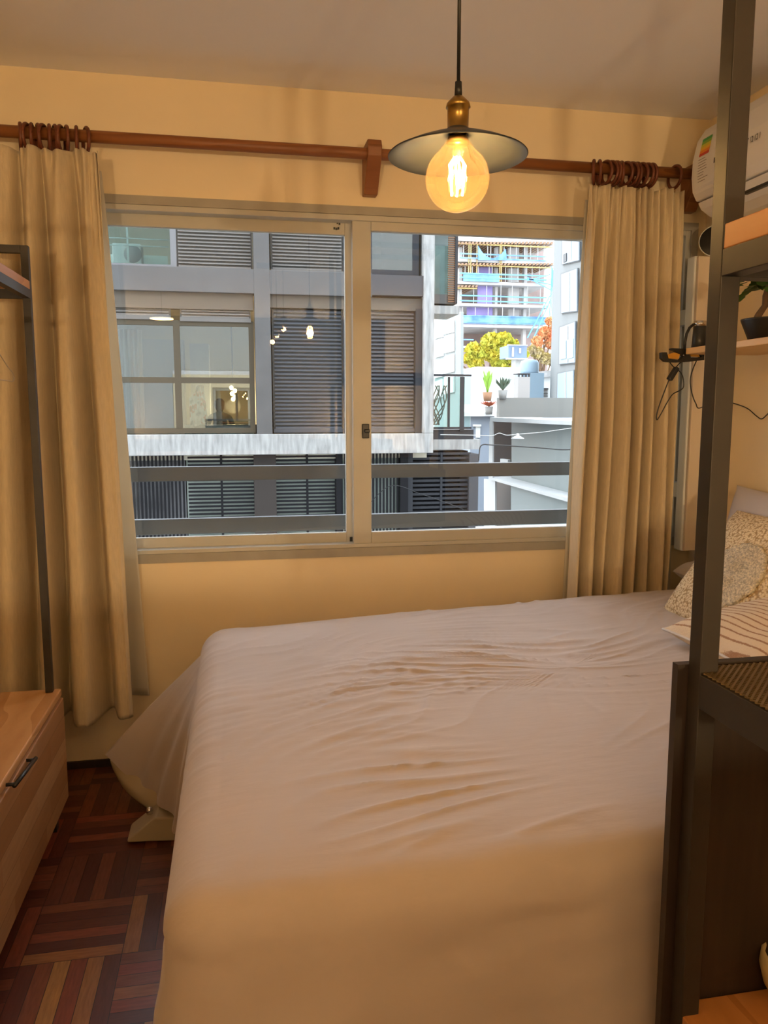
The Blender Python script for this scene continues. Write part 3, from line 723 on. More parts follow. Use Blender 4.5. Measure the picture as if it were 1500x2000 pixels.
MB().tube([c2(1337,682), c2(1338,668), c2(1341,652), c2(1347,640), c2(1354,634), c2(1362,633)], .005, 10).build('gooseneck', M_black, clp)
hd = c2(1366, 660)
MB().lathe([(0,.042),(.023,.042),(.027,-.045),(.024,-.047),(0,-.04)], hd, 28).build('lamp_head', M_shade, clp)
MB().lathe([(0,.060),(.021,.060),(.0235,.042),(0,.042)], hd, 28).build('head_cap', M_chrome, clp)
cdm = MB(); pts = []
cyc = CY + .012
pA = [at(*p, cyc) for p in ((1307,706),(1315,716),(1328,726),(1334,738),(1335,755),(1329,762),(1314,770),(1303,786),(1290,810),(1283,820),(1283,808),(1290,785),(1305,746),(1315,725),(1325,712),(1332,706))]
cdm.tube(smooth_path(pA, 6), .0021, 6)
pB = [at(*p, cyc) for p in ((1360,705),(1352,725),(1348,745),(1352,770),(1359,788),(1367,797))] + [atX(1400,780,1.86)] 
pB += [atX(1437,789,1.90), atX(1460,798,1.90), atX(1478,813,1.90), atX(1488,818,1.90), atX(1500,808,1.90), atX(1530,780,1.90)]
cdm.tube(smooth_path(pB, 6), .0021, 6)
cdm.build('cord', M_black, clp)
a, b = at(1307,742,cyc), at(1322,718,cyc); MB().bar(a, b, .016, .024, up=(0,1,0)).build('cord_switch', M_black, clp, bevel=.003)

# ------------------------------------------------------------------ metal and wood shelving unit in the foreground
UX0, UX1, UY0, UY1, T = .6645, 1.36, .62, 1.03, .030
un = thing('shelving_unit', 'tall dark metal frame shelving unit with wooden and mesh shelves, right foreground', 'shelving unit', (1.0, .82, 0))
for X in (UX0, UX1-T):
    for Y in (UY0, UY1-T): MB().box(X, X+T, Y, Y+T, 0, 2.42).build('post', M_iron, un, bevel=.0015)
def rails(z0, z1, nm='rail'):
    for X in (UX0, UX1-T): MB().box(X, X+T, UY0+T, UY1-T, z0, z1).build(nm, M_iron, un, bevel=.001)
    for Y in (UY0, UY1-T): MB().box(UX0+T, UX1-T, Y, Y+T, z0, z1).build(nm, M_iron, un, bevel=.001)
rails(1.536, 1.572); rails(.915, .966); rails(2.39, 2.42)
MB().box(UX0+.001, UX1-.001, UY0+T, UY1-T, 1.572, 1.606).build('wooden_shelf', M_shelfw, un, bevel=.002)
ms = MB(); x0, x1, y0, y1 = UX0+.004, UX1-T, UY0+T, UY1-.004
sp = .0105; z = .968
k = 0; X = x0 - (y1-y0)
while X < x1:
    for sg in (1, -1):
        a = [X, y0] if sg == 1 else [X, y1]; b = [X+(y1-y0), y1] if sg == 1 else [X+(y1-y0), y0]
        t0 = max(0, (x0-a[0])/(b[0]-a[0])); t1 = min(1, (x1-a[0])/(b[0]-a[0]))
        if t1 > t0 + .01:
            pa = Vector((a[0]+(b[0]-a[0])*t0, a[1]+(b[1]-a[1])*t0, z + (.001 if sg > 0 else 0))); pb = Vector((a[0]+(b[0]-a[0])*t1, a[1]+(b[1]-a[1])*t1, z + (.001 if sg > 0 else 0)))
            ms.bar(pa, pb, .0032, .0015)
    X += sp
ms.build('mesh_shelf', mat('bronze_mesh', (.16,.11,.05), .45, metal=.4), un)
MB().box(.648, UX1+.01, UY1+.001, UY1+.016, .03, .972).build('back_panel', M_darkw, un)
MB().box(UX0+.002, UX1-.002, UY0+.002, UY1-.001, .385, .412).build('lower_shelf', M_shelfw, un, bevel=.002)
_r = ray(1562, 1962); _t = (.412-CH)/_r.z; bc = Vector((_r.x*_t, _r.y*_t, .412))
bo = thing('ceramic_bowl', 'cream glazed ceramic bowl on the lower wooden shelf of the unit', 'bowl', bc)
MB().lathe([(0,0),(.032,0),(.036,.004),(.055,.030),(.062,.058),(.060,.078),(.055,.082),(.054,.076),(.056,.058),(.048,.034),(.024,.010),(0,.008)], bc, 40).build('bowl_body', mat('cream_glaze', (.72,.60,.30), .3, coat=.3), bo)

# ------------------------------------------------------------------ dresser, clothes rack, hanger
DX, DY0, DY1 = -.577, 1.62, 2.585
dr = thing('dresser', 'low wooden dresser of glued staves with a black bar handle, at left edge', 'dresser', (-.83, 2.1, 0))
MB().box(-1.08, DX-.004, DY0, DY1, .09, .434).build('body', M_dres_f, dr, bevel=.002)
MB().box(-1.09, DX+.004, DY0-.005, DY1+.004, .436, .460).build('top', M_dres_t, dr, bevel=.004)
df = MB().box(DX-.003, DX+.010, DY0+.004, DY1-.004, .092, .432).build('drawer_front', M_dres_f, dr, bevel=.003)
hA, hB = atX(28,1535,DX+.03), atX(70,1481,DX+.03)
h = MB().tube([hA, hB], .0055, 10)
for q in (hA.lerp(hB,.06), hA.lerp(hB,.94)): h.tube([q, Vector((DX+.008, q.y, q.z))], .0045, 10)
h.build('handle', M_black, df)
for X in (-1.06, DX-.05):
    for Y in (DY0+.03, DY1-.06): MB().box(X, X+.03, Y, Y+.03, 0, .095).build('leg', M_iron, dr)
RX = -.592; rk = thing('clothes_rack', 'black metal clothes rack with a wooden top shelf standing on the dresser', 'clothes rack', (-.84, 2.35, .46))
t = .022
for X in (RX-t, -1.07):
    for Y in (1.84, 2.552): MB().box(X, X+t, Y, Y+t, .4605, 1.842).build('post', M_iron, rk, bevel=.001)
for z0 in (1.820,):
    MB().box(-1.048, RX-t, 2.552, 2.552+t, z0, z0+t).build('rail', M_iron, rk)
    MB().box(-1.048, RX-t, 1.84, 1.84+t, z0, z0+t).build('rail', M_iron, rk)
for X in (RX-t, -1.07): MB().box(X, X+t, 1.862, 2.552, 1.688, 1.714).build('rail', M_iron, rk)
for Y in (1.84, 2.552): MB().box(-1.048, RX-t, Y, Y+t, 1.688, 1.714).build('rail', M_iron, rk)
MB().box(-1.07, RX, 1.864, 2.550, 1.7145, 1.738).build('wooden_shelf', M_shelfw, rk)
MB().tube([(-1.05, 2.2, 1.60), (RX-t, 2.2, 1.60)], .009, 10).build('hanging_bar', M_iron, rk)
# thin wire hanger seen past the post
hs = at(27, 733, 2.40); HX = hs.x; za = hs.z
hp = [Vector((HX, y, z)) for y, z in ((2.20,za+.075),(2.26,za+.055),(2.34,za+.022),(2.385,za+.008),(2.40,za-.004),(2.39,za-.016),(2.36,za-.018),(2.2,za-.018),(2.04,za-.018),(2.01,za-.016),(2.0,za-.004),(2.015,za+.008),(2.06,za+.022),(2.14,za+.055),(2.20,za+.075))]
hg = MB().tube(smooth_path(hp, 5), .0014, 6)
hg.tube(smooth_path([hp[0], Vector((HX,2.2,za+.10)), Vector((HX,2.2,1.582)), Vector((HX,2.187,1.594)), Vector((HX,2.188,1.607)), Vector((HX,2.2,1.613)), Vector((HX,2.212,1.604))], 6), .0014, 6)
lone(hg, 'wire_hanger', mat('hanger_wire', (.45,.36,.25), .4), 'empty thin wire clothes hanger on the rack before the curtain', 'hanger')

# ================================================================== outside: across the street
M_conc = mat('pale_concrete', (.38,.38,.37), .85, noise_amt=.35, noise_scale=5, stretch=(3,3,.5), bump=.2, bump_scale=20)
M_grey = mat('mid_grey_render', (.105,.103,.102), .85, noise_amt=.12, noise_scale=2)
M_brown = mat('bronze_aluminium', (.07,.058,.04), .5)
M_dark = mat('anthracite_metal', (.035,.037,.042), .5)
M_blk = mat('black_metal_louvre', (.012,.012,.014), .5)
M_slat = mat('grey_brown_shutter', (.14,.13,.12), .6)
M_slat2 = mat('dark_slate_shutter', (.06,.062,.068), .6)
M_wg = glass('far_window_glass', (.74,.80,.78), 1.5, 1.5, .11)
M_wg2 = glass('balustrade_glass', (.74,.86,.83), 1.5, .8, .02)
M_room = mat('room_plaster', (.50,.47,.38), .9)
M_wht = mat('white_render', (.42,.43,.43), .85, noise_amt=.06, noise_scale=2)
M_wht2 = mat('bright_white_render', (.78,.79,.78), .85)
M_lb = mat('pale_blue_grey_render', (.22,.26,.31), .8, noise_amt=.06, noise_scale=1)
M_asph = mat('asphalt', (.16,.16,.16), .95, noise_amt=.2, noise_scale=3)
lone(MB().box(-60, 70, 3.4, 140, -6.2, -6.0), 'ground', M_asph, None, None, kind='structure')
FY = 14.0; GZ = -6.0
ap = thing('apartment_building', 'grey concrete apartment building with dark shutters directly across the street', 'building', (0, FY, GZ))
def PX_(x, y, Y=FY): return at(x, y, Y)
xl = -7.0
def X_(px, py=700): return at(px, py, FY).x
def Z_(py, px=520): return at(px, py, FY).z
xr = X_(848, 650); zt = 6.9
# main volumes : interior shell behind the openings (back wall, floors, ceilings, party walls) and the structural grid
FD = .30
g = MB()
g.box(xl, xr, FY, FY+FD, Z_(888), Z_(848))                               # pale band
g.box(X_(827,650), xr, FY, FY+FD, Z_(848), zt)                           # pale end column
g.build('concrete_band', M_conc, ap, bevel=.01)
g = MB()
g.box(xl, X_(728), FY+.03, FY+FD, Z_(573.5), Z_(526))                  # beam left
g.box(X_(497,600), X_(528,600), FY+.02, FY+FD, Z_(848), zt)              # pillar
g.box(xl, X_(827), FY+.03, FY+FD, 6.2, zt)
g.build('grey_frame', M_grey, ap, bevel=.008)
MB().box(X_(700), X_(827), FY+.02, FY+FD-.02, Z_(577,780), Z_(537,780)).build('dark_beam', mat('dark_grey_render', (.045,.045,.05), .8), ap)
# floors and walls of the rooms behind
sh_ = MB(); FLZ = .70
for z in (.60, Z_(548), 6.5): sh_.box(xl, xr-.05, FY+FD, FY+4.5, z-.10, z+.10)
sh_.box(xl, xr-.05, FY+4.5, FY+4.6, FLZ-.1, 6.5)
sh_.box(X_(512)-.08, X_(512)+.08, FY+FD, FY+4.5, FLZ-.1, 6.5).box(xr-.15, xr-.02, FY+FD, FY+4.5, FLZ-.1, 6.5).box(xl, xl+.1, FY+FD, FY+4.5, FLZ-.1, 6.5)
sh_.build('room_shell', M_room, ap)
MB().box(xl, X_(940,960), FY+.9, FY+4.6, GZ, Z_(889)).build('ground_block', M_blk, ap)
def slats(mb, x0, x1, z0, z1, Y, pitch, th, dep=.03):
    n = int((z1 - z0) / pitch)
    for i in range(n + 1):
        z = z0 + i * pitch
        mb.add([(x0, Y, z), (x1, Y, z), (x1, Y+dep, z+th), (x0, Y+dep, z+th), (x0, Y+dep, z+th-.008), (x1, Y+dep, z+th-.008), (x1, Y, z-.008), (x0, Y, z-.008)], [(0,1,2,3),(4,5,6,7),(0,7,6,1),(3,2,5,4),(0,3,4,7),(1,6,5,2)])
    return mb
def shutter(x0, x1, z0, z1, m, backm, pitch=.095, Y=FY+.12, name='shutter'):
    s = slats(MB(), x0+.03, x1-.03, z0+.08, z1-.04, Y, pitch, pitch*.62, .04)
    s.box(x0, x1, Y, Y+.05, z0, z0+.07)
    o = s.build(name, m, ap)
    MB().box(x0, x1, Y+.05, Y+.07, z0, z1).build('shutter_backing', backm, o); return o
def winframe(x0, x1, z0, z1, t, mx=(), mz=(), Y=FY+.14, m=M_brown, name='window', pane=True, glassm=None):
    mb = frame_rect(MB(), x0, x1, z0, z1, t, Y, Y+.07)
    for q in mx: mb.box(q-t*.6, q+t*.6, Y-.01, Y+.07, z0+t, z1-t)
    for q in mz: mb.box(x0+t, x1-t, Y-.005, Y+.07, q-t*.55, q+t*.55)
    o = mb.build(name, m, ap)
    if pane: MB().box(x0+t*.8, x1-t*.8, Y+.03, Y+.036, z0+t*.8, z1-t*.8).build('pane', glassm or M_wg, o)
    return o
M_backb = mat('grey_brown_backing', (.10,.095,.085), .8)  # even grey-brown sheet behind the slats
# upper storey
shutter(X_(343,480), X_(493,480), Z_(529,420), 6.2, M_slat, M_backb, .058)
shutter(X_(529,480), X_(672,480), Z_(533,600), 6.2, M_slat, M_backb, .058)
winframe(X_(180,480), X_(343,480), Z_(524,270), 6.2, .10, m=mat('grey_alu', (.14,.14,.145), .5), glassm=M_wg2)
winframe(X_(672,480), X_(822,480), Z_(536,740), 6.2, .11, (X_(722,480),), m=M_dark)
# main storey, left bay
zb = Z_(848); zt2 = Z_(573.5)
MB().box(xl, X_(497), FY+.10, FY+.26, Z_(602,370), zt2).build('shutter_box', mat('brown_shutter_box', (.07,.055,.04), .6), ap, bevel=.004)
shutter(X_(353), X_(492), Z_(627,420), Z_(600,420), M_slat, M_backb, .05)
shutter(X_(200), X_(335), Z_(622,280), Z_(600,280), M_slat, M_backb, .05)
winframe(xl+.2, X_(497), zb+.02, Z_(624,370), .09, (X_(346,730), X_(200,730)), (Z_(742,370),))
# main storey, middle and right bays
MB().box(X_(529), X_(827), FY+.10, FY+.26, Z_(602,650), zt2).build('shutter_box', mat('brown_shutter_box_dark', (.055,.047,.038), .6), ap, bevel=.004)
shutter(X_(533), X_(672), zb+.02, Z_(603,600), M_slat2, M_backb, .068)
shutter(X_(690), X_(814), zb+.02, Z_(603,750), M_slat2, M_dark, .068)
for a_, b_2 in ((672,690),(814,827)): MB().box(X_(a_), X_(b_2), FY+.08, FY+.20, zb, Z_(602,a_)).build('shutter_guide', M_dark, ap)
# lower storey behind metal screens
zl0, zl1 = -2.6, Z_(889)
LYb = FY + .45
def vbars(x0, x1, m, nm, pitch=.066, wd=.034):
    b = MB(); n = int((x1-x0)/pitch)
    for i in range(n+1): b.box(x0+i*pitch, x0+i*pitch+wd, FY+.28, FY+.31, zl0, zl1)
    return b.build(nm, m, ap)
def hbars(x0, x1, m, nm, pitch=.068, wd=.034, Y=FY+.28):
    b = MB(); n = int((zl1-zl0)/pitch)
    for i in range(n+1): b.box(x0, x1, Y, Y+.03, zl0+i*pitch, zl0+i*pitch+wd)
    xm = (x0+x1)/2; b.box(xm-.02, xm+.02, Y-.01, Y+.035, zl0, zl1)
    return b.build(nm, m, ap)
M_gg = mat('pale_green_blind', (.58,.66,.60), .7, noise_amt=.1, noise_scale=1)
def lowpane(x0, x1, m): MB().box(x0, x1, LYb, LYb+.05, zl0, zl1-.02).build('blind', m, ap)
vbars(X_(200,950), X_(358,950), M_blk, 'vertical_screen'); lowpane(X_(180,950), X_(360,950), mat('dim_shop_wall', (.40,.40,.42), .7, noise_amt=.5, noise_scale=2))
hbars(X_(366,950), X_(498,950), M_blk, 'horizontal_screen'); lowpane(X_(362,950), X_(500,950), M_gg)
hbars(X_(541,950), X_(664,950), M_blk, 'horizontal_screen'); lowpane(X_(540,950), X_(665,950), M_gg)
vbars(X_(670,950), X_(788,950), M_blk, 'vertical_screen'); lowpane(X_(668,950), X_(790,950), M_gg)
for a, b in ((497,541),(660,670),(787,802)): MB().box(X_(a,950), X_(b,950), FY+.22, FY+.50, GZ, zl1).build('dark_post', M_blk if a != 497 else mat('dark_brown_cladding', (.03,.022,.018), .7), ap)
hbars(X_(812,950), X_(928,950), M_dark, 'louvre_screen', .085, .045, FY+.32)
MB().box(X_(800,950), X_(812,950), FY+.25, FY+.45, GZ, zl1).build('dark_post', M_dark, ap)
MB().box(X_(924,950), X_(942,950), FY+.25, FY+.9, GZ, at(930,888,FY).z).build('dark_post', mat('dark_render', (.05,.05,.055), .8), ap)
# side balconies at the right end
BYk = FY + .5
def bx(mb, x0, y0, x1, y1, Y=BYk, d=.9): return mb.prect(x0, y0, x1, y1, Y, d)
bx(MB(), 846, 597, 897, 613).build('balcony_slab', M_conc, ap)
bx(MB(), 846, 858, 938, 878).build('balcony_slab', M_conc, ap)
bx(MB(), 846, 839, 925, 858, d=.7).build('balcony_edge', M_dark, ap)
X0, X1, Z0, Z1 = rect(850, 455, 893, 590, BYk)
tr_ = MB(); M_tr = mat('timber_slat', (.16,.075,.035), .7)
n = 44
for i in range(n): 
    z = Z0 + (Z1+.5-Z0)*i/n; xa = X0 + (X1-X0)*.58
    tr_.box(xa, X1, BYk-.02, BYk+.02, z, z+.022)
tr_.build('timber_screen', M_tr, ap)
MB().box(X1-.05, X1, BYk-.04, BYk+.04, Z0-.02, Z1+.5).build('screen_post', M_dark, ap)
MB().prect(848, 440, 893, 590, BYk+.7, .1).build('recess_wall', mat('teal_grey_recess', (.10,.13,.13), .7, noise_amt=.4, noise_scale=3), ap)
gl_ = MB().prect(850, 480, 876, 578, BYk+.1, .02).build('glass_screen', M_wg2, ap)
bx(MB(), 848, 575, 893, 593, d=.8).build('balcony_edge', mat('dark_balcony_panel', (.075,.07,.065), .8), ap)
bal = MB().prect(849, 736, 919, 836, BYk-.02, .014).build('glass_balustrade', M_wg2, ap)
rl_ = MB().prect(848, 731, 921, 735, BYk-.05, .06).prect(875, 736, 879, 836, BYk-.04, .04).prect(899, 736, 907, 842, BYk-.04, .04).prect(848, 834, 921, 838, BYk-.05, .06)
rl_.build('balustrade_rail', M_dark, ap)
random.seed(5)
vn = MB(); 
for k in range(7):
    p = [at(852 + 6*sin(k*1.7+j*.9) + 3*j*(k%3==0) , 830 - j*11, BYk+.25) for j in range(8)]; vn.tube(smooth_path(p,3), .012, 5)
lone(vn, 'bare_climber', M_bark, 'bare twisting climbing plant behind the glass balustrade across the street', 'plant')

# things in the flat opposite
co = thing('condenser_unit', 'white air conditioner outdoor unit on the upper left balcony opposite', 'air conditioner', at(244, 522, FY+.8))
MB().prect(219, 475, 276, 515, FY+.75, .35).build('casing', M_wht, co, bevel=.02)
c = at(259, 496, FY+.74); MB().lathe([(0,.0),(.02,.0),(.15,0),(.155,-.015),(.15,-.02)], (0,0,0), 28).xf(Matrix.Translation((c.x, FY+.745, c.z)) @ Matrix.Rotation(pi/2,4,'X')).build('fan_grille', mat('grey_fan', (.12,.13,.14), .6), co)
MB().prect(223, 515, 227, 524, FY+.8, .25).prect(268, 515, 272, 524, FY+.8, .25).build('bracket', M_dark, co)
rr_ = MB().prect(205, 465, 330, 467, FY+.55, .02).prect(205, 479, 330, 481, FY+.55, .02)
rr_.prect(247, 430, 251, 524, FY+.55, .03).build('upper_handrail', M_wht, ap)
MB().prect(205, 498, 328, 526, FY+1.25, .03).build('parapet_panel', mat('pale_green_panel', (.50,.56,.53), .6), ap)
# floral cloth, seated person, ceiling lamp, white stand
fc = NG('floral_print', .8); nn = fc.noise(fc.vec(fc.x, fc.y, fc.z), 5.5, 3)
M_flor = fc.done(fc.ramp(nn, [(.30,(.08,.16,.26)),(.42,(.62,.64,.62)),(.52,(.70,.70,.66)),(.58,(.65,.17,.10)),(.64,(.10,.28,.16)),(.75,(.55,.55,.60))], False))
fp = [(371,786),(385,752),(396,750),(401,782),(404,818),(388,826),(372,836)]
def fcl(u, v):
    xa = 370 + 2*v; xb = 397 + 9*v; px = xa + (xb-xa)*u; py = 752 + (838 - 14*u - 752)*v + (1-v)*26*(1-u)*(u<.5)
    p = at(px, py, FY+.40); p.y += .05*sin(u*14); return p
lone(MB().grid(fcl, 30, 20), 'floral_cloth', M_flor, 'floral print cloth hanging inside the lower right window opposite', 'cloth', solid=.006)
# person seated with the back to the window
def person():
    me = bpy.data.meshes.new('person'); o = bpy.data.objects.new('person', me); COL.objects.link(o)
    c = at(430, 822, FY+1.7); base = Vector((c.x, c.y, FLZ))
    P_ = [((0,0,.12),.15),((0,.01,.27),.14),((0,.0,.44),.16),((0,0,.57),.12),((0,0,.65),.05),((0,-.01,.73),.08),((0,.0,.80),.085),
          ((-.19,0,.55),.06),((-.26,-.05,.32),.05),((-.20,-.26,.24),.04),((-.15,-.33,.245),.03),((.19,0,.55),.06),((.26,-.05,.32),.05),((.20,-.26,.24),.04),((.15,-.33,.245),.03),
          ((-.11,-.05,.12),.09),((-.22,-.42,.20),.065),((-.08,-.62,.06),.045),((-.02,-.70,.05),.035),((.11,-.05,.12),.09),((.22,-.42,.20),.065),((.08,-.62,.06),.045),((.02,-.70,.05),.035)]
    ed = [(0,1),(1,2),(2,3),(3,4),(4,5),(5,6),(3,7),(7,8),(8,9),(9,10),(3,11),(11,12),(12,13),(13,14),(0,15),(15,16),(16,17),(17,18),(0,19),(19,20),(20,21),(21,22)]
    me.from_pydata([(-p[0], -p[1]*1.0, p[2]) for p, r in P_], ed, [])
    m = o.modifiers.new('skin', 'SKIN'); m.use_smooth_shade = True
    for i, (p, r) in enumerate(P_): me.skin_vertices[0].data[i].radius = (r, r)
    me.skin_vertices[0].data[0].use_root = True
    o.modifiers.new('sub', 'SUBSURF').levels = 2
    me.materials.append(mat('teal_sweater', (.02,.10,.11), .9)); o.location = base; o['_w'] = tuple(base)
    tag(o, 'person in a teal top seated with back turned, inside the window opposite', 'person')
    hb = MB().lathe([(0,-.13),(.05,-.12),(.09,-.06),(.105,.02),(.095,.08),(.05,.125),(0,.135)], base + Vector((0,-.012,.785)), 24); hb.build('hair', mat('dark_hair', (.02,.012,.01), .6), o)
    return base
pb = person()
ch = thing('floor_sofa', 'low dark sofa back in front of the person in the window opposite', 'sofa', (pb.x+.1, pb.y-.6, pb.z))
MB().box(pb.x-.45, pb.x+.95, pb.y-.75, pb.y-.60, pb.z, pb.z+.42).build('backrest', M_dark, ch, bevel=.03)
MB().box(pb.x-.45, pb.x+.95, pb.y-.59, pb.y-.30, pb.z, pb.z+.10).build('seat', M_dark, ch, bevel=.02)
cl2 = thing('ceiling_light', 'warm glowing light cluster inside the lower window opposite', 'lamp', at(455, 765, FY+2.5))
q = at(455, 765, FY+2.5)
MB().tube([q + Vector((0,0,.1)), Vector((q.x, q.y, Z_(548)-.12))], .012, 6).build('cord', M_dark, cl2)
for dx, dz in ((-.03,.08),(.04,.02),(-.02,-.04),(.05,-.10),(.0,-.15)): MB().lathe([(0,.05),(.035,.03),(.045,0),(.03,-.035),(0,-.05)], q + Vector((dx,0,dz)), 14).build('bulb', emit('far_bulb', (1.0,.74,.35), 7), cl2)
lamp_light('room_light', q + Vector((0,-.2,-.3)), 45, (1,.72,.40), .15, cl2)
lone(MB().prect(460, 768, 465, 822, FY+1.2, .06), 'white_stand', M_wht, 'slim white upright stand inside the lower right window opposite', 'stand')
lone(MB().box(X_(352), X_(495), FY+.6, FY+.85, zb-.25, zb+.16).box(X_(358),X_(362),FY+.65,FY+.70,FLZ,zb-.25).box(X_(488),X_(492),FY+.65,FY+.70,FLZ,zb-.25), 'low_table', mat('teal_lacquer', (.14,.26,.27), .4), 'teal low cabinet behind the lower right window opposite', 'cabinet')
# curtains and white wardrobe-like wall inside the left panes
cu = MB().grid(lambda u, v: Vector((X_(205) + (X_(268)-X_(205))*u, FY+.75+.06*sin(u*40), Z_(845)+(Z_(640)-Z_(845))*v)), 80, 4)
lone(cu, 'voile_curtain', M_line, 'pale voile curtain inside the left panes of the window opposite', 'curtain', solid=.01)
lone(MB().box(X_(215), X_(340), FY+2.6, FY+3.1, FLZ, Z_(640)), 'white_cupboard', M_wht, 'white cupboard standing deep inside the left panes opposite', 'cupboard')
lone(MB().box(X_(356), X_(400), FY+2.4, FY+3.0, FLZ, Z_(650)), 'white_cupboard', M_wht, 'white cupboard behind the floral cloth in the right panes opposite', 'cupboard')

# ------------------------------------------------------------------ gap on the right: from near to far
def plane2(pa, pb):
    pa = Vector((pa.x, pa.y, 0)); d = Vector((pb.x, pb.y, 0)) - pa; nrm = Vector((-d.y, d.x, 0)).normalized()
    def f(px, py, off=0):
        r = ray(px, py); t = ((pa + nrm*off - Vector((0,0,CH))).dot(nrm)) / r.dot(nrm); return Vector((r.x*t, r.y*t, CH + r.z*t))
    return f, nrm, d.normalized()
def slab(pts, nrm, d): return MB().prism(pts, nrm * d)
# white-framed garage volume seen in perspective
g0, g1 = at(958, 870, 25), at(1112, 870, 19.5)
pf2, nr2, dr2 = plane2(g0, g1)
if nr2.dot(g0) < 0: nr2 = -nr2
def on2(px, py, off=0):
    r = ray(px, py); b = Vector((g0.x, g0.y, 0)) + nr2*off; t = (b - Vector((0,0,CH))).dot(nr2) / r.dot(nr2); return Vector((r.x*t, r.y*t, CH + r.z*t))
vb = thing('boxy_house', 'grey boxy house with a white frame around its recessed front, right across', 'building', (g0.x, g0.y, GZ))
def quad2(pts, off, dep, nm, m): return MB().prism([on2(x, y, off) for x, y in pts], nr2 * dep).build(nm, m, vb)
R = 1150
quad2([(957,815),(R,824),(R,832),(957,823)], -.1, 1.5, 'white_frame', M_wht)
quad2([(956,823),(962,823),(962,936),(954,932)], -.1, .05, 'white_frame', M_wht)
quad2([(954,931),(R,984),(R,992),(954,936)], -.1, 1.5, 'white_frame', M_wht)
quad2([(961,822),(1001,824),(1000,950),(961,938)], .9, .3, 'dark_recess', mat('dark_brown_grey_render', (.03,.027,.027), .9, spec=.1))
quad2([(999,824),(R,832),(R,988),(999,950)], .5, .4, 'grey_cladding', mat('grey_green_cladding', (.15,.18,.18), .5, noise_amt=.1, noise_scale=.6))
quad2([(998,948),(R,984),(R,1100),(998,1100)], .2, .6, 'lower_wall', mat('grey_lower_render', (.18,.21,.21), .7))
quad2([(966,934),(999,946),(999,1100),(966,1100)], .7, .3, 'dark_door', M_darkw)
quad2([(945,935),(967,938),(967,1100),(945,1100)], .0, .06, 'white_gate_post', M_wht)
quad2([(977,896),(992,898),(992,908),(977,906)], .6, .1, 'meter_box', M_wht)
MB().prism([on2(x, y, 1.3) for x, y in ((960,816),(R,824),(R,1100),(960,1100))], nr2*5).build('rear_mass', M_lb, vb)
gw = MB().prect(975, 777, 1180, 826, 30, .3)
lone(gw, 'parapet_wall', mat('warm_grey_render', (.15,.15,.138), .9), 'plain grey parapet wall below the white terrace beyond the street', 'wall')
lone(MB().box(at(918,900,34).x, at(964,900,34).x, 34, 37, GZ, at(940,812,34).z), 'pale_blue_house', M_lb, 'narrow pale blue-grey house between the dark louvres and the boxy house', 'house')
lone(MB().prect(905, 805, 974, 813, 33.6, 3).prect(918, 790, 974, 805, 34.5, 2), 'terrace_slab', M_wht2, 'white terrace slab on top of the narrow pale blue house', 'terrace')
lone(MB().prect(926, 829, 940, 833, 33.8, .2).prect(930, 833, 938, 855, 33.9, .09), 'small_window_hood', M_sill, 'small cream window hood on the pale blue house wall', 'hood')
# street lamp and cables
sl = thing('street_lamp', 'white cable-hung street lamp before the boxy house', 'street lamp', at(1010, 858, 13))
c = at(1011, 856, 13)
MB().lathe([(0,.05),(.03,.05),(.06,.03),(.115,.0),(.11,-.01),(.0,-.012)], c, 24).build('shade', M_wht, sl)
MB().lathe([(0,.085),(.025,.08),(.028,.05),(0,.05)], c, 14).build('fitting', M_chrome, sl)
def cable(pts, Y, r, label):
    lone(MB().tube(smooth_path([at(x, y, Y) for x, y in pts], 8), r, 6), 'overhead_cable', M_black, label, 'cable')
cable([(1200,868),(1112,878),(1060,875),(1000,871),(958,869),(945,868),(938,873),(936,886),(935,900)], 13.2, .011, 'thick black overhead cable bending down beside the louvres')
lone(MB().tube(smooth_path([at(*p, 13) for p in ((1200,826),(1110,837),(1060,844),(1012,848),(990,850),(975,846),(960,851),(925,850),(860,849))], 8), .005, 6), 'overhead_cable', M_sill, 'thin pale overhead cable carrying the street lamp', 'cable')
cable([(700,1010),(760,950),(822,965),(880,985),(905,995)], 13.5, .006, 'thin dark cable sagging across the black louvred screen')
# right-hand blue-grey building with white shutters
h0, h1 = at(1083, 600, 46), at(1146, 600, 36)
dd = Vector((h1.x-h0.x, h1.y-h0.y, 0)).normalized(); n3 = Vector((-dd.y, dd.x, 0)); n3 = n3 if n3.dot(Vector((h0.x,h0.y,0))) > 0 else -n3
def on3(px, py, off=0):
    r = ray(px, py); b = Vector((h0.x, h0.y, 0)) + n3*off; t = (b - Vector((0,0,CH))).dot(n3) / r.dot(n3); return Vector((r.x*t, r.y*t, CH + r.z*t))
rbd = thing('grey_tower_block', 'grey block with tall pale shutters at the right edge of the view', 'building', (h0.x, h0.y, GZ))
a = on3(1084, 400); b_ = on3(1200, 400)
zT = 22
MB().prism([Vector((a.x,a.y,GZ)), Vector((b_.x,b_.y,GZ)), Vector((b_.x,b_.y,zT)), Vector((a.x,a.y,zT))], n3*8).build('wall', mat('blue_grey_wall', (.17,.18,.18), .85), rbd)
M_sh = mat('pale_blue_shutter', (.22,.285,.34), .6, noise_amt=.05)
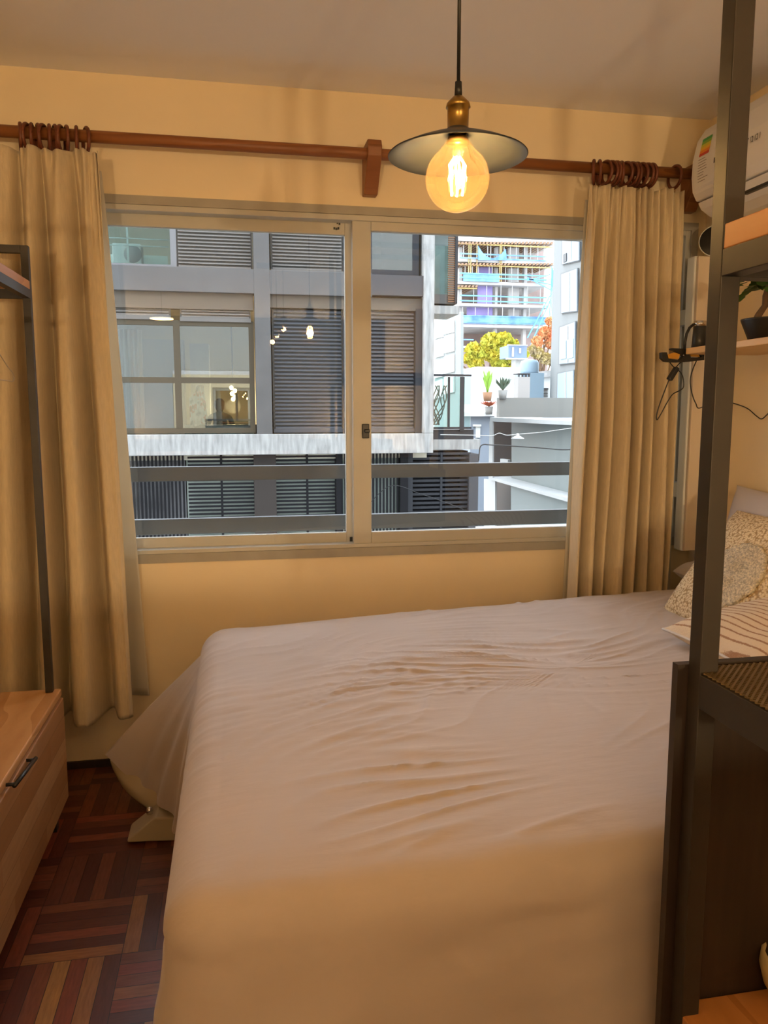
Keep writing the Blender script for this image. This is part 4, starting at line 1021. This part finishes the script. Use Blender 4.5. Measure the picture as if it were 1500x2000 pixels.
for pts, w2 in ((((1096,536),(1126,525),(1126,607),(1096,611)),0), (((1093,640),(1122,629),(1122,708),(1092,711)),1), (((1089,730),(1119,724),(1119,800),(1088,800)),0), (((1098,455),(1130,445),(1130,508),(1098,516)),0)):
    MB().prism([on3(x, y, -.10) for x, y in [(p[0]+(-1.5 if i in (0,3) else 1.5), p[1]+(-2 if i<2 else 2)) for i, p in enumerate(pts)]], n3*.08).build('window_surround', mat('surround_grey', (.12,.125,.13), .8), rbd)
    wd = MB().prism([on3(x, y, -.16) for x, y in pts], n3*.05).build('window', M_sh, rbd)
    if w2: 
        for q in (((1095,668),(1105,665),(1105,700),(1094,702)), ((1109,664),(1119,661),(1119,698),(1109,700))): MB().prism([on3(x, y, -.20) for x, y in q], n3*.03).build('pane', mat('dim_green_pane', (.28,.38,.37), .2), wd)
    xm = (pts[0][0]+pts[1][0])/2; MB().prism([on3(xm-.4,pts[0][1]-3,-.2), on3(xm+.6,pts[0][1]-3.4,-.2), on3(xm+.6,pts[2][1],-.2), on3(xm-.4,pts[2][1],-.2)], n3*.03).build('mullion', M_wht, wd)
MB().prism([on3(x, y, -.2) for x, y in ((1100,497),(1106,494),(1106,510),(1100,513))], n3*.03).build('window', M_dark, rbd)
# white panelled building left of the gap
k0, k1 = at(846, 660, 27), at(899, 660, 22)
dk = Vector((k1.x-k0.x, k1.y-k0.y, 0)).normalized(); n4 = Vector((-dk.y, dk.x, 0)); n4 = n4 if n4.dot(Vector((k0.x,k0.y,0))) > 0 else -n4
def on4(px, py, off=0):
    r = ray(px, py); b = Vector((k0.x, k0.y, 0)) + n4*off; t = (b - Vector((0,0,CH))).dot(n4) / r.dot(n4); return Vector((r.x*t, r.y*t, CH + r.z*t))
wb = thing('white_panel_building', 'white panelled building partly hidden behind the end column of the opposite block', 'building', (k0.x, k0.y, GZ))
MB().prism([on4(x, y) for x, y in ((835,636),(900,609),(900,845),(835,850))], n4*.08).build('wall', mat('light_grey_panel_wall', (.26,.29,.29), .8), wb)
for r_ in range(4):
    for c_ in range(2):
        xa, xb = (848, 864) if c_ == 0 else (867, 885); ya = 640 + r_*40 - (9 if c_ else 0); yb = ya + (22 if r_ == 0 else 33)
        if r_: ya -= 14; yb -= 14
        MB().prism([on4(xa, ya, -.06), on4(xb, ya-6, -.06), on4(xb, yb-4, -.06), on4(xa, yb, -.06)], n4*.05).build('panel', M_wht2, wb)

# white house and terrace
wh = thing('white_house', 'white terrace house with a low roof under the yellow tree', 'house', at(985, 800, 52))
MB().prism([at(x, y, 52) for x, y in ((850,735),(905,724),(932,716),(1020,718),(1024,985),(850,985))], (0,5,0)).build('wall', M_wht2, wh)
MB().prect(1040, 735, 1085, 990, 50, 4).build('side_wing', M_wht2, wh)
MB().prism([at(x, y, 49.7) for x, y in ((1030,728),(1088,722),(1090,735),(1034,738))], (0,5,0)).build('roof', mat('speckled_pale_roof', (.62,.62,.62), .9, noise_amt=.4, noise_scale=2), wh)
wn = MB()
for k in range(5): wn.prect(1055, 762+k*3, 1070, 763.3+k*3, 49.9, .1)
wn.prect(1054,758,1071,761,49.85,.15).build('window', M_dark, wh)
for i, x in enumerate((940, 958, 969, 987, 1003)):
    f_ = MB().prect(x, 726 if x == 987 else 740, x+.9, 800, 51.93, .06)
    if x == 987: f_.prect(987, 740, 1002, 741, 51.93, .06)
    lone(f_, 'terrace_pole', M_sill, 'thin grey pole on the white terrace, %s from the left' % ord_[i], 'pole', 'thin poles on the white terrace')
chm = thing('chimney', 'square grey chimney with a slotted cap in front of the white house', 'chimney', at(1024, 778, 32))
MB().prect(1012, 736, 1035, 779, 32, .5).build('stack', mat('chimney_render', (.27,.26,.25), .9), chm)
MB().prect(1012, 729, 1036, 731, 31.95, .6).prect(1013,731,1015,736,32,.1).prect(1020,731,1022,736,32,.1).prect(1027,731,1029,736,32,.1).prect(1033,731,1035,736,32,.1).build('cap', M_dark, chm)
wt = at(1034, 726, 47)
lone(MB().lathe([(0,0),(.55,0),(.58,.1),(.58,.62),(.50,.78),(.2,.86),(0,.86)], wt + Vector((0,0,-.1)), 28).box(wt.x-.7, wt.x+.7, wt.y-.7, wt.y+.7, GZ, wt.z-.1), 'water_tank', mat('blue_tank', (.22,.31,.38), .6), 'blue-grey rooftop water tank behind the chimney', 'water tank')
bl = thing('blue_rooftop_box', 'dark blue glazed rooftop box below the yellow tree', 'rooftop box', at(1011, 700, 58))
MB().prect(993, 675, 1029, 699, 58, 2).build('box', mat('slate_blue', (.16,.23,.34), .6), bl)
MB().prect(1000, 678, 1004, 697, 57.9, .05).prect(1014, 680, 1018, 690, 57.9, .05).prect(991, 673, 1031, 675, 57.8, .1).prect(991, 699, 1031, 702, 57.7, .4).build('white_bars', M_wht, bl)
MB().prect(1004, 702, 1020, 1015, 58.2, 1).build('support', M_wht, bl)
# potted plants on the terrace
random.seed(21)
def tufts(mb, c, n, h, wd):
    for k in range(n):
        a = random.uniform(0, 2*pi); l = random.uniform(.6, 1)*h; d = Vector((cos(a)*wd, sin(a)*wd, l)); s = Vector((-sin(a), cos(a), 0))*.035
        mb.add([c - s, c + s, c + d*.6 + s*1.3, c + d, c + d*.6 - s*1.3], [(0,1,2,3,4)])
    return mb
for px, py, h_, wd, labl, colr in ((952, 766, .95, .22, 'tall bright green potted plant on the white terrace', (.25,.45,.06)), (982, 762, .55, .35, 'grey-green spiky potted plant on the terrace beside the chimney', (.10,.15,.10)), (955, 794, .25, .45, 'low red flowering potted plant on the lower terrace', (.50,.10,.04))):
    c = at(px, py, 30 if px != 955 else 33.4); t_ = thing('terrace_plant', labl, 'potted plant', c - Vector((0,0,.35)))
    tufts(MB(), c, 46, h_, wd).build('foliage', mat('terrace_leaf_%d' % px, colr, .7), t_)
    MB().lathe([(0,-.35),(.14,-.35),(.19,0),(.0,0)], c, 16).build('pot', mat('terrace_pot_%d' % px, (.25,.13,.07) if px == 952 else (.20,.20,.19), .8), t_)
# autumn trees
def tree(base, blobs, col1, col2, label, trunk_h, leaf=.16, n=1500, seed=1):
    random.seed(seed); t_ = thing('tree', label, 'tree', base)
    m = NG('leaf_' + str(seed), .8); f = m.noise(m.vec(m.x, m.y, m.z), 1.6, 5); mt = m.done(m.ramp(f, [(.38, col1), (.62, col2)]))
    mb = MB()
    tot = sum(b[3]**2 for b in blobs)
    for (x, y, z, r) in blobs:
        for k in range(int(n * r*r / tot)):
            v = Vector((random.gauss(0,1), random.gauss(0,1), random.gauss(0,1))).normalized() * r * random.random()**.45
            c = Vector((x, y, z)) + Vector((v.x, v.y*.8, v.z*.85)); a = Vector((random.gauss(0,1), random.gauss(0,1), random.gauss(0,1))).normalized()
            b = a.cross(Vector((.3,.5,.8))).normalized(); s = leaf * random.uniform(.6, 1.3)
            mb.add([c - a*s, c - b*s*.6, c + a*s, c + b*s*.6], [(0,1,2,3)])
    mb.build('foliage', mt, t_)
    tb = MB(); top = Vector((base[0], base[1], base[2] + trunk_h)); tb.tube([Vector(base), top], [.28, .16], 8)
    for (x, y, z, r) in blobs: 
        tb.tube([top, top.lerp(Vector((x,y,z)), .55) + Vector((0,0,.2)), Vector((x,y,z))], [.13,.08,.03], 6)
    tb.build('trunk', M_bark, t_)
def B(px, py, Y, rpx): p = at(px, py, Y); return (p.x, p.y, p.z, rpx * Y / FPX)
Y = 64; b0 = at(955, 740, Y)
tree((b0.x, Y, GZ), [B(960,668,Y,22),B(925,682,Y,16),B(1020,690,Y,14),B(980,690,Y,20),B(930,712,Y,16),B(975,715,Y,18),B(1000,725,Y,14),(B(985,662,Y,16)),B(1000,672,Y,13),B(940,690,Y,16),B(915,702,Y,13),B(895,708,Y,10),B(965,695,Y,18),B(1000,700,Y,14)], (.62,.50,.05), (.42,.45,.06), 'yellow-green autumn tree in front of the building under construction', b0.z - GZ - 1, .22, 5200, 3)
b0 = at(1066, 740, Y)
tree((b0.x, Y+2, GZ), [B(1066,650,Y+2,14),B(1074,628,Y+2,9),B(1076,670,Y+2,13),B(1050,668,Y+2,12),B(1083,645,Y+2,12)], (.72,.26,.12), (.60,.36,.18), 'red-orange autumn tree at the right of the construction site', b0.z - GZ - 1, .20, 2600, 4)
b0 = at(1058, 740, 60)
tree((b0.x, 60, GZ), [B(1050,690,60,13),B(1066,700,60,13),B(1040,682,60,9),B(1078,705,60,10)], (.55,.45,.15), (.45,.36,.22), 'small dull yellow tree below the red-orange tree', b0.z - GZ - 1, .17, 1400, 5)
b0 = at(870, 760, 40)
tt = thing('bare_tree', 'leafless grey tree behind the glass balcony', 'tree', (b0.x, 40, GZ)); random.seed(8)
tb = MB().tube([(b0.x,40,GZ), (b0.x,40,b0.z)], [.2,.12], 7)
def br(p, d, l, r, k):
    e = p + d*l; tb.tube([p, p + d*l*.5 + Vector((0,0,.04)), e], [r, r*.8, r*.6], 5)
    if k: 
        for _ in range(3):
            br(e, (d + Vector((random.uniform(-.8,.8), random.uniform(-.5,.5), random.uniform(-.2,.5)))).normalized(), l*.72, r*.6, k-1)
br(Vector((b0.x,40,b0.z)), Vector((.1,0,1)).normalized(), .8, .07, 4)
tb.build('branches', mat('grey_bark', (.38,.38,.37), .9), tt)

# building under construction, far away
TY = 100.0
ct = thing('tower_under_construction', 'unfinished concrete tower with blue netting and yellow scaffolding in the distance', 'building', at(985, 700, TY))
M_tc = mat('raw_pale_concrete', (.42,.42,.42), .9, noise_amt=.15, noise_scale=.5)
M_blue = mat('blue_net', (.05,.14,.52), .8, noise_amt=.3, noise_scale=.8, alt=(.16,.34,.62)); M_cyan = mat('cyan_rail', (.10,.35,.62), .6)
M_purp = mat('violet_hanging_sheet', (.22,.19,.42), .8, noise_amt=.25, noise_scale=.6); M_yel = mat('yellow_formwork', (.62,.43,.16), .8, noise_amt=.4, noise_scale=1.2)
M_bak = mat('bare_block_wall', (.26,.20,.19), .9, noise_amt=.3, noise_scale=.6)
def tb_(x0, y0, x1, y1, d=.3, off=0): return MB().prect(x0, y0, x1, y1, TY+off, d)
levels = [(470,474),(508,514),(551,557),(594,599.5),(634,640),(676,680)]
for i, (a, b) in enumerate(levels):
    xR = (1082, 1085, 1068, 1072, 1070, 960)[i]
    tb_(893, a, xR, b, 9).build('floor_slab', M_tc, ct)
tb_(897, 470, 1062, 700, .3, 8.5).build('core_wall', M_bak, ct)
for x in (896, 967, 1023):
    tb_(x, 470, x+(6 if x != 967 else 5), 682, .8, 1.5).build('column', M_tc, ct)
for a, b in ((480,508),(522,551),(560,594),(603,634)): tb_(993, a, 1014, b, .5, 2).build('wall_panel', M_tc, ct)
for a, b in ((519,551),(557,594),(600,634)): tb_(933 if a != 600 else 912, a, 962, b, .2, 1.2).build('hanging_sheet', M_purp, ct)
# nets
sw = [at(934,480,TY-.4)] + [at(934+54*t, 481+22*sin(pi*min(1,t)*.96)+2, TY-.4) for t in (.15,.3,.5,.7,.85,1)] + [at(990,508,TY-.4), at(934,508,TY-.4)]
MB().prism(sw, (0,.1,0)).build('safety_net', M_blue, ct)
tb_(896, 618, 1066, 633, .1, -.3).build('safety_net', M_blue, ct)
tb_(905, 536, 975, 550, .1, -.3).build('safety_net', mat('blue_net_light', (.14,.33,.60), .8, noise_amt=.4, noise_scale=1), ct)
for yy in (497, 505, 535, 543, 578, 588, 617, 628, 662): 
    m = M_cyan if yy in (535,543,578,588) else M_blue
    tb_(898, yy, (1068 if yy < 660 else 925), yy+2.4, .1, -.35).build('guard_rail', m, ct)
sc_ = MB()
for x in (905,919,931,952,958,976,984,996,1008,1024,1036,1050,1062): 
    sc_.prect(x, 474, x+1.2, 508, TY+.2, .1); sc_.prect(x+3, 515, x+4, 551, TY+.2, .1)
for x in (900,925,950,978,1000,1030,1055): sc_.prect(x, 557, x+.9, 594, TY+.2, .1).prect(x+3, 600, x+4, 634, TY+.2, .1)
sc_.build('scaffold_poles', M_wht, ct)
yl = MB(); 
for x in (915,919,931,976,979): yl.prect(x, 476, x+1.4, 550, TY-.2, .1)
yl.prect(893, 478, 1080, 480.5, TY-.1, .2).prect(893, 519, 1082, 521, TY-.1, .2).prect(893, 562, 932, 564, TY-.1, .2)
yl.build('yellow_props', M_yel, ct)
fw = MB()
for x in range(893, 1082, 7): 
    fw.prism([at(x,477,TY-.3), at(x+4,477,TY-.3), at(x+6,472,TY-.3), at(x+2,472,TY-.3)], (0,6,0)); fw.prism([at(x,518,TY-.3), at(x+4,518,TY-.3), at(x+6,514,TY-.3), at(x+2,514,TY-.3)], (0,6,0))
for x in range(893, 930, 7): fw.prism([at(x,561,TY-.3), at(x+4,561,TY-.3), at(x+6,557,TY-.3), at(x+2,557,TY-.3)], (0,6,0))
fw.build('formwork_joists', mat('formwork_timber', (.22,.14,.09), .9), ct)
MB().prect(893, 462, 1060, 469, TY, 9).build('formwork_deck', mat('deck_pale', (.70,.64,.55), .9, noise_amt=.3, noise_scale=1), ct)
ob = MB()
for i in range(5): ob.bar(at(1072+i*3, 640-i*6, TY-1), at(1078+i*1.5, 520+i*4, TY-1), .10)
for i in range(6): ob.bar(at(1030, 548-i*2+i*30*(i>3), TY-1), at(1075, 536+i*10, TY-1), .12)
ob.build('hoist_bracing', M_cyan, ct)
tb_(1, 1, 2, 2)  # unused probe
MB().box(at(893,700,TY).x, at(1072,700,TY).x, TY+.5, TY+9, GZ, at(980,679,TY).z).build('base', M_bak, ct)

for m_ in (M_conc, M_grey, M_brown, M_dark, M_blk, M_slat, M_slat2, M_backb): m_.node_tree.nodes['Principled BSDF'].inputs['Specular IOR Level'].default_value = .12
for o in list(bpy.data.objects):
    for k in ('_w', '_rz'):
        if k in o: del o[k]
